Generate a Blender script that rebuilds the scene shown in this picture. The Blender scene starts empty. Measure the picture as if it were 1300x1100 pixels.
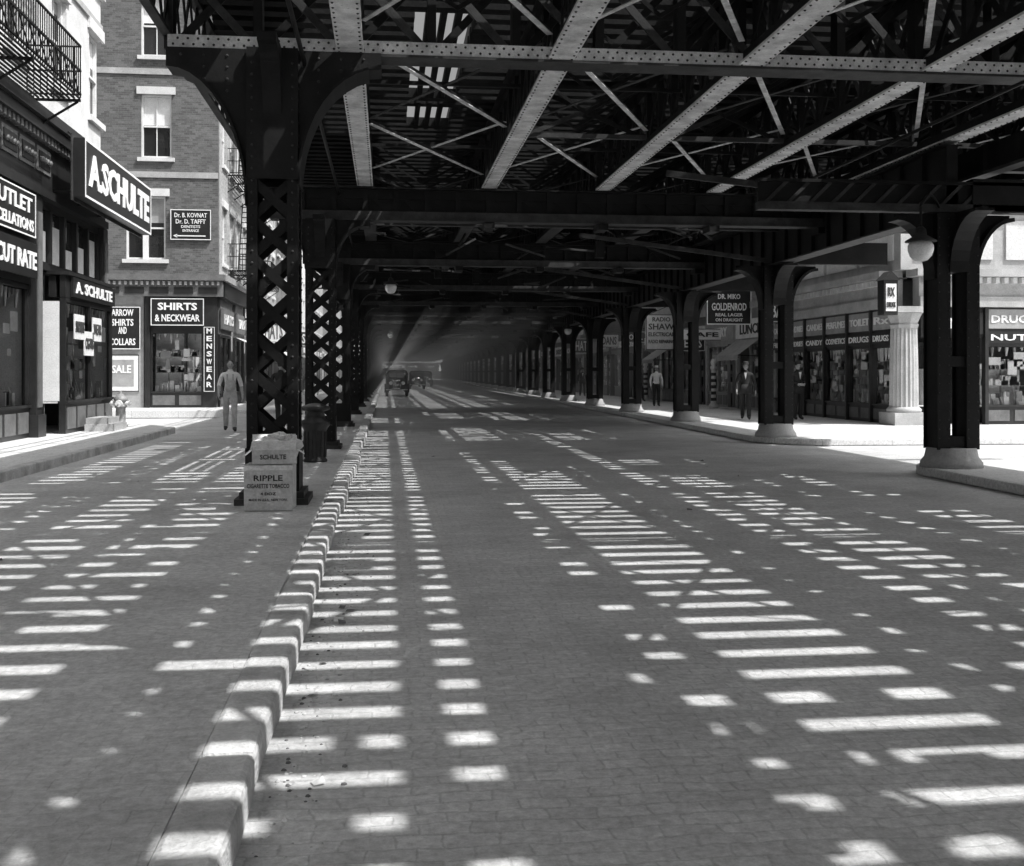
import bpy, math, random
from mathutils import Matrix, Vector
random.seed(11)
R=random.random
def U(a,b): return a+(b-a)*R()
scene=bpy.context.scene
# ------------------------------------------------------------ materials
def mk(name,g,rough=.8,var=.25,scale=2.0,bump=0.0,bscale=40,metal=0,spec=.5,fine=.12):
    m=bpy.data.materials.new(name); m.use_nodes=True
    nt=m.node_tree; N=nt.nodes; L=nt.links
    b=N['Principled BSDF']
    tc=N.new('ShaderNodeTexCoord')
    n1=N.new('ShaderNodeTexNoise'); n1.inputs['Scale'].default_value=scale; n1.inputs['Detail'].default_value=6; n1.inputs['Roughness'].default_value=.65
    n2=N.new('ShaderNodeTexNoise'); n2.inputs['Scale'].default_value=bscale; n2.inputs['Detail'].default_value=3
    L.new(tc.outputs['Object'],n1.inputs['Vector']); L.new(tc.outputs['Object'],n2.inputs['Vector'])
    r1=N.new('ShaderNodeMapRange'); r1.inputs[1].default_value=.3; r1.inputs[2].default_value=.7
    r1.inputs[3].default_value=g*(1-var); r1.inputs[4].default_value=g*(1+var)
    L.new(n1.outputs['Fac'],r1.inputs[0])
    r2=N.new('ShaderNodeMapRange'); r2.inputs[1].default_value=.3; r2.inputs[2].default_value=.7
    r2.inputs[3].default_value=1-fine; r2.inputs[4].default_value=1+fine
    L.new(n2.outputs['Fac'],r2.inputs[0])
    mu=N.new('ShaderNodeMath'); mu.operation='MULTIPLY'
    L.new(r1.outputs[0],mu.inputs[0]); L.new(r2.outputs[0],mu.inputs[1])
    L.new(mu.outputs[0],b.inputs['Base Color'])
    b.inputs['Roughness'].default_value=rough; b.inputs['Metallic'].default_value=metal
    b.inputs['Specular IOR Level'].default_value=spec
    if bump>0:
        bp=N.new('ShaderNodeBump'); bp.inputs['Strength'].default_value=bump; bp.inputs['Distance'].default_value=.02
        L.new(n2.outputs['Fac'],bp.inputs['Height']); L.new(bp.outputs[0],b.inputs['Normal'])
    return m
def mkbrick(name,g,gm,bw,rh,swap='xy',mort=.012,rough=.85,var=.3,bump=.6,rot=0,dirt=.35):
    m=bpy.data.materials.new(name); m.use_nodes=True
    nt=m.node_tree; N=nt.nodes; L=nt.links; b=N['Principled BSDF']
    tc=N.new('ShaderNodeTexCoord'); sp=N.new('ShaderNodeSeparateXYZ'); cb=N.new('ShaderNodeCombineXYZ')
    L.new(tc.outputs['Object'],sp.inputs[0])
    if swap=='xy': L.new(sp.outputs[0],cb.inputs[0]); L.new(sp.outputs[1],cb.inputs[1])
    elif swap=='yx': L.new(sp.outputs[1],cb.inputs[0]); L.new(sp.outputs[0],cb.inputs[1])
    else:
        ad=N.new('ShaderNodeMath'); L.new(sp.outputs[0],ad.inputs[0]); L.new(sp.outputs[1],ad.inputs[1])
        L.new(ad.outputs[0],cb.inputs[0]); L.new(sp.outputs[2],cb.inputs[1])
    nz=N.new('ShaderNodeTexNoise'); nz.inputs['Scale'].default_value=2.2; nz.inputs['Detail'].default_value=7; nz.inputs['Roughness'].default_value=.6; L.new(tc.outputs['Object'],nz.inputs['Vector'])
    vm=N.new('ShaderNodeVectorMath'); vm.operation='SCALE'; vm.inputs['Scale'].default_value=.15 if swap!='wall' else 0.0
    L.new(nz.outputs['Color'],vm.inputs[0])
    va=N.new('ShaderNodeVectorMath'); L.new(cb.outputs[0],va.inputs[0]); L.new(vm.outputs[0],va.inputs[1])
    bt=N.new('ShaderNodeTexBrick'); L.new(va.outputs[0],bt.inputs['Vector'])
    bt.inputs['Scale'].default_value=1; bt.inputs['Brick Width'].default_value=bw; bt.inputs['Row Height'].default_value=rh
    bt.inputs['Mortar Size'].default_value=mort; bt.inputs['Mortar Smooth'].default_value=1.0
    c=lambda x:(x,x,x,1)
    bt.inputs['Color1'].default_value=c(g*(1-var)); bt.inputs['Color2'].default_value=c(g*(1+var)); bt.inputs['Mortar'].default_value=c(gm)
    n1=N.new('ShaderNodeTexNoise'); n1.inputs['Scale'].default_value=.6; n1.inputs['Detail'].default_value=10; n1.inputs['Roughness'].default_value=.78
    L.new(tc.outputs['Object'],n1.inputs['Vector'])
    r1=N.new('ShaderNodeMapRange'); r1.inputs[1].default_value=.32; r1.inputs[2].default_value=.68; r1.inputs[3].default_value=1-dirt; r1.inputs[4].default_value=1+dirt*.3
    L.new(n1.outputs['Fac'],r1.inputs[0])
    n2=N.new('ShaderNodeTexNoise'); n2.inputs['Scale'].default_value=22; n2.inputs['Detail'].default_value=8; n2.inputs['Roughness'].default_value=.78; L.new(tc.outputs['Object'],n2.inputs['Vector'])
    r2=N.new('ShaderNodeMapRange'); r2.inputs[1].default_value=.3; r2.inputs[2].default_value=.7; r2.inputs[3].default_value=.56; r2.inputs[4].default_value=1.2
    L.new(n2.outputs['Fac'],r2.inputs[0])
    mu=N.new('ShaderNodeMath'); mu.operation='MULTIPLY'; L.new(r1.outputs[0],mu.inputs[0]); L.new(r2.outputs[0],mu.inputs[1])
    vs=N.new('ShaderNodeVectorMath'); vs.operation='SCALE'; L.new(bt.outputs['Color'],vs.inputs[0]); L.new(mu.outputs[0],vs.inputs['Scale'])
    L.new(vs.outputs[0],b.inputs['Base Color']); b.inputs['Roughness'].default_value=rough
    iv=N.new('ShaderNodeMath'); iv.operation='MULTIPLY_ADD'; iv.inputs[1].default_value=-.4; L.new(bt.outputs['Fac'],iv.inputs[0]); L.new(n2.outputs['Fac'],iv.inputs[2])
    bp=N.new('ShaderNodeBump'); bp.inputs['Strength'].default_value=bump; bp.inputs['Distance'].default_value=.012
    L.new(iv.outputs[0],bp.inputs['Height']); L.new(bp.outputs[0],b.inputs['Normal'])
    return m
def mkglass(name):
    m=bpy.data.materials.new(name); m.use_nodes=True
    nt=m.node_tree; N=nt.nodes; L=nt.links
    N.remove(N['Principled BSDF']); out=N['Material Output']
    t=N.new('ShaderNodeBsdfTransparent'); t.inputs[0].default_value=(.95,.95,.95,1)
    g=N.new('ShaderNodeBsdfGlossy'); g.inputs['Roughness'].default_value=.03
    f=N.new('ShaderNodeFresnel'); f.inputs[0].default_value=1.25
    x=N.new('ShaderNodeMixShader'); L.new(f.outputs[0],x.inputs[0]); L.new(t.outputs[0],x.inputs[1]); L.new(g.outputs[0],x.inputs[2]); L.new(x.outputs[0],out.inputs[0])
    return m
IRON=mk('iron_black_paint',.010,.6,.5,3,.12,30,spec=.25)
IRON2=mk('iron_dusty',.045,.65,.5,4,.15,40,spec=.3)
STEEL=mk('steel_bounce_lit',.68,.6,.4,4,.2,60)  # pale tone paints in light bounced up from the sunlit road
TIE=mk('timber_tie',.014,.9,.5,3,.3,30,spec=.15)
ROAD=mkbrick('granite_block_paving',.78,.64,.19,.095,'xy',.009,.55,.06,.6,dirt=.38)
LANE=mkbrick('lane_block_paving',.76,.66,.22,.11,'xy',.006,.6,.04,.4,dirt=.38)
WALK=mkbrick('flagstone_walk',.80,.42,1.6,1.5,'xy',.010,.8,.05,.3,dirt=.2)
KERB=mk('kerb_granite',.56,.75,.4,3,.6,45)
GROUND=mk('ground_dust',.45,.9,.2,.3)
BRICK=mkbrick('brick_wall',.15,.20,.21,.075,'wall',.010,.85,.3,.4,dirt=.2)
BRICK2=mkbrick('brick_wall_pale',.45,.5,.21,.075,'wall',.010,.85,.2,.4,dirt=.2)
STONE=mk('limestone',.68,.8,.15,1.5,.2,30)
STONE2=mk('sandstone',.42,.8,.25,1.5,.25,30)
WOOD=mk('shopfront_dark_paint',.022,.4,.4,3,.1,30)
WOOD2=mk('shopfront_mid_paint',.15,.5,.3,3,.1,30)
SIGN=mk('sign_black_enamel',.018,.4,.3,3)
LETTER=mk('sign_white_letter',.88,.6,.06,4)
WHITE=mk('white_paint',.8,.6,.12,3)
GREY=mk('grey_paint',.35,.6,.2,3)
PALE=mk('pale_goods',.72,.7,.15,5)
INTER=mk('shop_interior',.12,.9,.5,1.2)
WGLASS=mk('window_glass_dark',.02,.06,.3,1,spec=.8)
GLASS=mkglass('shop_glass')
CARD=mk('cardboard',.62,.85,.2,6,.2,40)
CARD2=mk('cardboard_pale',.8,.85,.2,6,.2,40)
INK=mk('printing_ink',.05,.8,.3,20)
OPAL=mk('opal_glass_globe',.88,.25,.03,3)
HYD=mk('cast_iron_hydrant',.02,.45,.4,8,.3,30)
HYDP=mk('hydrant_dull_paint',.25,.5,.4,8,.3,30)
DIRT=mk('gutter_dirt',.16,.95,.5,6,.6,30)
SKIN=mk('skin_tone',.42,.6,.1,8); HAIR=mk('hair_dark',.03,.6,.2,20)
SHIRT=mk('cloth_light',.82,.9,.12,8,.2,60); DENIM=mk('cloth_overalls',.5,.9,.3,6,.2,60)
DARKC=mk('cloth_dark',.03,.9,.3,6,.2,60); MIDC=mk('cloth_mid',.16,.9,.3,6); SHOE=mk('shoe_leather',.03,.4,.2,8)
STRAW=mk('straw_hat',.55,.8,.1,20)
CARB=mk('car_body_black',.03,.2,.2,2); TYRE=mk('tyre_rubber',.03,.8,.2,8); CHROME=mk('nickel',.7,.25,.05,5,metal=1)
GOODS=[WHITE,PALE,GREY,CARD,LETTER,WOOD2,WHITE,SHIRT,LETTER,PALE]
# ------------------------------------------------------------ mesh builder
class MB:
    def __init__(s,M=None): s.v=[];s.f=[];s.m=[];s.mats=[];s.M=M or Matrix(); s.sm=[]
    def mi(s,mat):
        if mat not in s.mats: s.mats.append(mat)
        return s.mats.index(mat)
    def add(s,vs,fs,mat,smooth=False):
        o=len(s.v); k=s.mi(mat); M=s.M
        s.v+= [tuple(M@Vector(p)) for p in vs]
        for f in fs: s.f.append(tuple(i+o for i in f)); s.m.append(k); s.sm.append(smooth)
    def box(s,x0,x1,y0,y1,z0,z1,mat):
        if x0>x1:x0,x1=x1,x0
        if y0>y1:y0,y1=y1,y0
        if z0>z1:z0,z1=z1,z0
        s.add([(x0,y0,z0),(x1,y0,z0),(x1,y1,z0),(x0,y1,z0),(x0,y0,z1),(x1,y0,z1),(x1,y1,z1),(x0,y1,z1)],
              [(0,3,2,1),(4,5,6,7),(0,1,5,4),(1,2,6,5),(2,3,7,6),(3,0,4,7)],mat)
    def beam(s,p0,p1,w,h,mat,up=(0,0,1)):
        p0=Vector(p0);p1=Vector(p1);d=(p1-p0)
        if d.length<1e-6:return
        d.normalize();up=Vector(up)
        a=d.cross(up)
        if a.length<1e-4:a=d.cross(Vector((1,0,0)))
        a.normalize();b=a.cross(d);a=a*w/2;b=b*h/2
        vs=[p0-a-b,p0+a-b,p0+a+b,p0-a+b,p1-a-b,p1+a-b,p1+a+b,p1-a+b]
        s.add(vs,[(0,1,2,3),(7,6,5,4),(0,4,5,1),(1,5,6,2),(2,6,7,3),(3,7,4,0)],mat)
    def cyl(s,p0,p1,r0,r1,mat,n=12,smooth=True):
        p0=Vector(p0);p1=Vector(p1);d=(p1-p0).normalized()
        a=d.cross(Vector((0,0,1)))
        if a.length<1e-3:a=Vector((1,0,0))
        a.normalize();b=d.cross(a)
        vs=[];
        for p,r in((p0,r0),(p1,r1)):
            for i in range(n):
                t=2*math.pi*i/n; vs.append(p+a*math.cos(t)*r+b*math.sin(t)*r)
        s.add(vs,[(i,(i+1)%n,n+(i+1)%n,n+i) for i in range(n)],mat,smooth)
        s.add(vs[:n],[tuple(range(n))[::-1]],mat); s.add(vs[n:],[tuple(range(n))],mat)
    def lathe(s,c,prof,mat,n=20,sx=1,sy=1,flute=0):
        vs=[];fs=[]
        for r,z in prof:
            for i in range(n):
                t=2*math.pi*i/n; rr=r*(1-(flute if i%2 else 0)); vs.append((c[0]+rr*sx*math.cos(t),c[1]+rr*sy*math.sin(t),c[2]+z))
        for j in range(len(prof)-1):
            for i in range(n): fs.append((j*n+i,j*n+(i+1)%n,(j+1)*n+(i+1)%n,(j+1)*n+i))
        fs.append(tuple(range(n))[::-1]); k=(len(prof)-1)*n; fs.append(tuple(range(k,k+n)))
        s.add(vs,fs,mat,flute==0)
    def prism(s,pts,a,b,mat,ax='y'):
        n=len(pts)
        mp={'y':lambda p,q:(p[0],q,p[1]),'z':lambda p,q:(p[0],p[1],q),'x':lambda p,q:(q,p[0],p[1])}[ax]
        vs=[mp(p,a) for p in pts]+[mp(p,b) for p in pts]
        s.add(vs,[tuple(range(n)),tuple(range(n,2*n))[::-1]]+[(i,n+i,n+(i+1)%n,(i+1)%n) for i in range(n)],mat)
    def loft(s,secs,mat,n=16,e=.5):
        vs=[];fs=[]
        for (y,cx,hw,z0,z1) in secs:
            for i in range(n):
                t=2*math.pi*(i+.5)/n; c=math.cos(t);q=math.sin(t)
                vs.append((cx+hw*math.copysign(abs(c)**e,c),y,(z0+z1)/2+(z1-z0)/2*math.copysign(abs(q)**e,q)))
        for j in range(len(secs)-1):
            for i in range(n): fs.append((j*n+i,j*n+(i+1)%n,(j+1)*n+(i+1)%n,(j+1)*n+i))
        fs.append(tuple(range(n))[::-1]); k=(len(secs)-1)*n; fs.append(tuple(range(k,k+n)))
        s.add(vs,fs,mat,True)
    def rivet(s,p,nrm,r=.018,mat=None):
        p=Vector(p);n=Vector(nrm);a=n.orthogonal().normalized();b=n.cross(a)
        vs=[p+(a*math.cos(i*math.pi/3)+b*math.sin(i*math.pi/3))*r for i in range(6)]+[p+n*r*.7+(a*math.cos(i*math.pi/3)+b*math.sin(i*math.pi/3))*r*.5 for i in range(6)]
        s.add(vs,[(i,(i+1)%6,6+(i+1)%6,6+i) for i in range(6)]+[(6,7,8,9,10,11)],mat or IRON2)
    def text(s,body,x0,x1,z0,z1,y,mat,bold=.02,ext=.012):
        cu=bpy.data.curves.new('t','FONT'); cu.body=body; cu.size=1; cu.offset=bold; cu.extrude=ext; cu.resolution_u=2
        ob=bpy.data.objects.new('t',cu); scene.collection.objects.link(ob)
        dg=bpy.context.evaluated_depsgraph_get(); me=bpy.data.meshes.new_from_object(ob.evaluated_get(dg))
        xs=[v.co.x for v in me.vertices]; ys=[v.co.y for v in me.vertices]
        a,b,c,d=min(xs),max(xs),min(ys),max(ys)
        vs=[(x0+(v.co.x-a)/(b-a)*(x1-x0), y-v.co.z, z0+(v.co.y-c)/(d-c)*(z1-z0)) for v in me.vertices]
        s.add(vs,[tuple(p.vertices) for p in me.polygons],mat)
        bpy.data.objects.remove(ob); bpy.data.curves.remove(cu); bpy.data.meshes.remove(me)
    def build(s,name,parent=None,origin=(0,0,0),bevel=0):
        me=bpy.data.meshes.new(name); o=Vector(origin)
        me.from_pydata([tuple(Vector(p)-o) for p in s.v],[],s.f)
        for m in s.mats: me.materials.append(m)
        me.polygons.foreach_set('material_index',s.m); me.polygons.foreach_set('use_smooth',s.sm)
        me.update()
        ob=bpy.data.objects.new(name,me); ob.location=o; scene.collection.objects.link(ob)
        if parent:
            ob.parent=parent; ob.matrix_parent_inverse=Matrix.Translation(-parent.location)
        if bevel:
            b=ob.modifiers.new('b','BEVEL'); b.width=bevel; b.segments=2
        return ob
def empty(name,loc=(0,0,0)):
    e=bpy.data.objects.new(name,None); e.location=loc; scene.collection.objects.link(e); return e
def frame(x,y,ang): return Matrix.Translation((x,y,0))@Matrix.Rotation(math.radians(ang),4,'Z')
# ------------------------------------------------------------ ground & roads
g=MB(); g.add([(-1500,-1500,-.03),(1500,-1500,-.03),(1500,1500,-.03),(-1500,1500,-.03)],[(0,1,2,3)],GROUND); g.build('ground')
g=MB(); g.add([(-40,-25,0),(60,-25,0),(60,330,0),(-40,330,0)],[(0,1,2,3)],ROAD); g.build('cobbled_road')
ZL=.15; ZS=.29; ZR=.15
g=MB(); g.box(-5.4,-.70,-20,280,.01,ZL,LANE); g.build('side_lane')
g=MB()
y=-20
while y<150:
    l=U(.9,1.7); dx=U(-.03,.03); d2=dx+U(-.03,.03); zt_=ZL+U(-.012,.010)
    a,b=y+.006,y+l-.006
    n=5; pts=[(-.705,a)]
    pts+=[(-.49+dx+(d2-dx)*i/n+U(-.012,.012),a+(b-a)*i/n) for i in range(n+1)]
    pts+=[(-.705,b)]
    g.prism(pts[::-1],-.01,zt_,KERB,'z'); y+=l
g.build('kerb_stones',bevel=.028)
def arc(cx,cy,r,a0,a1,n=8): return [(cx+r*math.cos(math.radians(a0+(a1-a0)*i/n)),cy+r*math.sin(math.radians(a0+(a1-a0)*i/n))) for i in range(n+1)]
def sidewalk(poly,z0,z1,name):
    m=MB(); m.prism(poly,z0,z1,WALK,'z'); m.build(name,bevel=.02)
sidewalk([(-40,-20),(-5.2,-20)]+arc(-8.2,26.9,3,0,90)+[(-40,29.9)],.02,ZS,'sidewalk')
sidewalk([(-40,40)]+arc(-5.2,42,2,-90,0)+[(-3.2,280),(-40,280)],.02,ZS,'sidewalk')
xr=lambda y:8.25+.02*(y-16)
sidewalk([(60,-20),(60,17.4)]+arc(xr(17)+1.2,16.2,1.2,90,180)+[(xr(-20),-20)],.01,ZR,'sidewalk')
sidewalk([(60,23.2),(60,230),(xr(230),230)]+arc(xr(24)+1.6,24.8,1.6,180,270),.01,ZR,'sidewalk')
g=MB(); y=-20
while y<26.4:
    l=U(1.3,1.8); g.box(-5.22,-5.05,y+.006,y+l-.006,.02,ZS+.008,KERB); y+=l
g.build('kerb_stones',bevel=.02)
g=MB()
for i in range(750):
    y=3+R()**1.6*30; x=-.47+abs(random.gauss(0,.13))+.02; r=U(.004,.014)
    g.lathe((x,y,.0),[(r,0),(r*U(.5,.9),r*.4),(r*.2,r*.6)],random.choice([DIRT,KERB,CARD,KERB]),5,1,U(.5,1.5))
for i in range(46):
    x=U(-4.5,7) if i%2 else -.4+abs(random.gauss(0,.12));y=U(4,22);a=U(0,3.14);w=U(.015,.045); z=.006 if x>-.45 else ZL+.006
    c,q=math.cos(a)*w,math.sin(a)*w
    g.add([(x-c,y-q,z),(x+q,y-c,z+U(0,.02)),(x+c,y+q,z+U(0,.02)),(x-q,y+c,z)],[(0,1,2,3)],random.choice([CARD,PALE,DIRT,DIRT]))
g.build('street_litter')
# ------------------------------------------------------------ elevated railway
EL=empty('elevated_railway',(4,12.7,0))
XL=-1.25; ZB=5.2; ZT=6.3; XE=12.2
LY=[12.7+8.9*k for k in range(-2,31)]
RY=[16.2+8.2*k for k in range(-2,32)]
def rx(y): return 8.7+.02*(y-16.2)
def lattice_face(m,x,y,ax,w,z0,z1,p,bw,mat,off):
    n=max(1,int(round((z1-z0)/p))); p=(z1-z0)/n
    for i in range(n):
        for sgn in (1,-1):
            a,b=-w/2*sgn,w/2*sgn; za,zb=z0+i*p,z0+(i+1)*p; o=off+sgn*.008
            if ax=='x': m.beam((x+a,y+o,za),(x+b,y+o,zb),bw,.014,mat,up=(0,1,0))
            else: m.beam((x+o,y+a,za),(x+o,y+b,zb),bw,.014,mat,up=(1,0,0))
def lcol(y,big,near):
    m=MB(); x=XL; w=.56; h=w/2
    ztop=ZB if big else 4.55; zn=3.75 if big else 3.6
    z0=ZL
    m.box(x-.40,x+.40,y-.40,y+.40,z0,z0+.07,IRON2)
    m.box(x-.35,x+.35,y-.35,y+.35,z0+.07,z0+.14,IRON2)
    for sx in(-1,1):
        for sy in(-1,1):
            cx,cy=x+sx*h,y+sy*h
            m.box(cx,cx-sx*.12,cy,cy-sy*.018,z0+.14,ztop,IRON)
            m.box(cx,cx-sx*.018,cy-sy*.018,cy-sy*.12,z0+.14,ztop,IRON)
    for s in(-1,1):
        m.box(x-h+.003,x+h-.003,y+s*(h+.002),y+s*(h+.014),z0+.14,z0+.62,IRON)
        m.box(x+s*(h+.002),x+s*(h+.014),y-h+.003,y+h-.003,z0+.14,z0+.62,IRON)
        lattice_face(m,x,y,'x',w-.1,z0+.62,zn,.43,.105,IRON,s*(h-.04))
        lattice_face(m,x,y,'y',w-.1,z0+.62,zn,.43,.105,IRON,s*(h-.04))
        m.box(x-h,x+h,y+s*(h+.002),y+s*(h+.014),zn,ztop,IRON)
    def brk(sg,reach,drop,y0,y1):
        pts=[(x+sg*h,ztop-drop)]
        for i in range(1,11):
            t=math.pi/2*i/10; pts.append((x+sg*(h+reach*(1-math.cos(t))),ztop-drop+drop*.88*math.sin(t)))
        pts+=[(x+sg*(h+reach),ztop),(x+sg*h,ztop)]
        m.prism(pts,y0,y1,IRON)
        for j in range(len(pts)-4):
            a,b=pts[j],pts[j+1]; m.beam((a[0],(y0+y1)/2,a[1]),(b[0],(y0+y1)/2,b[1]),abs(y1-y0)+.16,.03,IRON)
    if big:
        brk(1,.92,1.5,y-.2,y+.2); brk(-1,.88,1.75,y-.2,y+.2)
    else:
        brk(1,.5,.95,y-.16,y+.16); brk(-1,.5,.95,y-.16,y+.16)
    def brky(sg,reach,drop):
        pts=[(y+sg*h,ztop-drop)]
        for i in range(1,9):
            t=math.pi/2*i/8; pts.append((y+sg*(h+reach*(1-math.cos(t))),ztop-drop+drop*.9*math.sin(t)))
        pts+=[(y+sg*(h+reach),ztop),(y+sg*h,ztop)]
        m.prism(pts,x-.1,x+.1,IRON,'x')
    brky(1,.7,.9); brky(-1,.6,.9)
    if near:
        zz=z0+.2
        while zz<ztop-.05:
            for sx in(-1,1):
                m.rivet((x+sx*(h-.06),y-h-(.014 if zz<z0+.62 or zz>zn else 0),zz),(0,-1,0),.016)
                m.rivet((x+(h),y+sx*(h-.06),zz),(1,0,0),.016)
            zz+=.13
        if big:
            for i in range(9):
                for j in range(6):
                    X=-1.0+i*.25
                    if abs(X)<1.1-j*.16 and abs(X)>.3: m.rivet((x+X,y-.2,ztop-.08-j*.13),(0,-1,0),.018)
    return m
for k,y in enumerate(LY):
    if abs(y-3.8)<.1: continue
    m=lcol(y,y<13,y<23); m.build('column',EL)
def rcol(y,near):
    m=MB(); x=rx(y); z0=ZR; zt=4.05
    m.lathe((x,y,z0),[(.47,0),(.46,.08),(.40,.16),(.37,.30)],STONE2,20)
    for s in(-1,1):
        cx=x+s*.235
        m.box(cx-.07,cx+.07,y-.2,y+.2,z0+.28,zt,IRON)
        for q in(-1,1):
            m.box(cx-.105,cx+.105,y+q*.2,y+q*.225,z0+.28,zt,IRON)
        for (reach,drop) in((.62,1.0),):
            bx=cx+s*.09; p=[(bx,zt-drop)]
            for i in range(1,10):
                t=math.pi/2*i/9; p.append((bx+s*reach*(1-math.cos(t)),zt-drop+drop*.92*math.sin(t)))
            for j in range(len(p)-1): m.beam((p[j][0],y,p[j][1]),(p[j+1][0],y,p[j+1][1]),.34,.06,IRON)
            m.prism(p+[(bx+s*reach,zt),(bx,zt)],y-.02,y+.02,IRON)
    for zz in [z0+.32,z0+1.55]:
        m.box(x-.13,x+.13,y-.19,y-.17,zz,zz+.16,IRON); m.box(x-.13,x+.13,y+.17,y+.19,zz,zz+.16,IRON)
    m.box(x-.16,x+.16,y-.19,y+.19,zt-.9,zt,IRON)
    for s in(-1,1):
        p=[(y+s*.225,zt-.9)]
        for i in range(1,9):
            t=math.pi/2*i/8; p.append((y+s*(.225+.75*(1-math.cos(t))),zt-.9+.85*math.sin(t)))
        m.prism(p+[(y+s*.975,zt),(y+s*.225,zt)],x-.05,x+.05,IRON,'x')
        for j in range(len(p)-1): m.beam((x,p[j][0],p[j][1]),(x,p[j+1][0],p[j+1][1]),.3,.04,IRON)
    if near:
        zz=z0+.45
        while zz<zt:
            for dx in(-.31,-.16,.16,.31): m.rivet((x+dx,y-.225,zz),(0,-1,0),.014)
            zz+=.14
    return m
for y in RY:
    if y<12: continue
    rcol(y,y<26).build('column',EL)
def trussx(m,y,x0,x1,z0,z1,pitch,near,fl=.36,bar=.09):
    m.box(x0,x1,y-fl/2,y+fl/2,z0-.03,z0,IRON2)
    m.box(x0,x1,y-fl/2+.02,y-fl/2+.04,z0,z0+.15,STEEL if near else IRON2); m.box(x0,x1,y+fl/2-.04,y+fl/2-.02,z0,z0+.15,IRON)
    m.box(x0,x1,y-fl/2,y+fl/2,z1,z1+.03,IRON); m.box(x0,x1,y-.06,y+.06,z1-.18,z1,IRON)
    n=max(1,int(round((x1-x0)/pitch))); p=(x1-x0)/n
    for i in range(n):
        a=x0+i*p
        m.beam((a,y+.03,z0+.02),(a+p,y+.03,z1-.02),bar,.03,IRON,up=(0,1,0)); m.beam((a,y-.03,z1-.02),(a+p,y-.03,z0+.02),bar,.03,IRON2 if near else IRON,up=(0,1,0))
        m.box(a-.05,a+.05,y-.1,y+.1,z0+.004,z1,IRON)
    if near:
        x=x0+.06
        while x<x1:
            m.rivet((x,y-fl/2+.02,z0+.045),(0,-1,0),.016,IRON2); m.rivet((x+.05,y-fl/2+.02,z0+.11),(0,-1,0),.016,IRON2); x+=.11
GX=[-.4,2.0,4.25,6.5,8.75,10.4,12.0]
m=MB()
for k,y in enumerate(LY):
    if abs(y-3.8)<.1: continue
    if y>150: 
        m.box(-2.4,XE,y-.1,y+.1,4.5,5.2,IRON); continue
    if y<13: trussx(m,y,-2.4,XE,ZB,ZT,.95,abs(y-12.7)<.1)
    else:
        trussx(m,y,-2.2,XE,4.58,5.16,.6,False)
        m.box(-2.2,XE,y-.03,y+.03,4.60,5.15,IRON)
        trussx(m,y+.9,-2.2,XE,4.75,5.16,.6,False,.25)
        if y<120: m.box(-2.2,XE,y+4.4,y+4.5,5.25,5.9,IRON); trussx(m,y+2.6,-2.2,XE,4.85,5.15,.45,False,.16,.05)
    if y>13:
        for x in GX[:5]:
            m.box(x-.1,x+.1,y-.25,y+.25,4.42,4.54,IRON)
m.build('cross_girders',EL)
m=MB()
for gi,x in enumerate(GX):
    for k in range(len(LY)-1):
        y0,y1=LY[k],LY[k+1]
        det=y0<60
        a,b=y0+.19,y1-.19
        fw=.30
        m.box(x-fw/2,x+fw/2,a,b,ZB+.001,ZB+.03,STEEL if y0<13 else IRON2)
        m.box(x-.10,x-.08,a,b,ZB+.03,ZB+.16,IRON); m.box(x+.08,x+.10,a,b,ZB+.03,ZB+.16,IRON)
        m.box(x-.12,x+.12,a,b,ZT-.03,ZT,IRON)
        if det:
            m.box(x-.05,x+.05,a,b,ZT-.17,ZT-.03,IRON)
            n=11; p=(b-a)/n
            for i in range(n):
                m.beam((x+.03,a+i*p,ZB+.03),(x+.03,a+(i+1)*p,ZT-.05),.10,.02,IRON if i%2 else IRON2,up=(1,0,0))
                m.beam((x-.03,a+i*p,ZT-.05),(x-.03,a+(i+1)*p,ZB+.03),.10,.02,IRON,up=(1,0,0))
                m.box(x-.05,x+.05,a+i*p-.05,a+i*p+.05,ZB+.03,ZT-.03,IRON)
        else: m.box(x-.02,x+.02,a,b,ZB+.03,ZT-.03,IRON)
        if 3<y0<14 :
            t=a+.1
            while t<b:
                for s in(-1,1): m.rivet((x+s*(fw/2-.03),t,ZB+.001),(0,0,-1),.016,IRON2)
                t+=.15
m.build('track_girders',EL)
m=MB()
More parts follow.
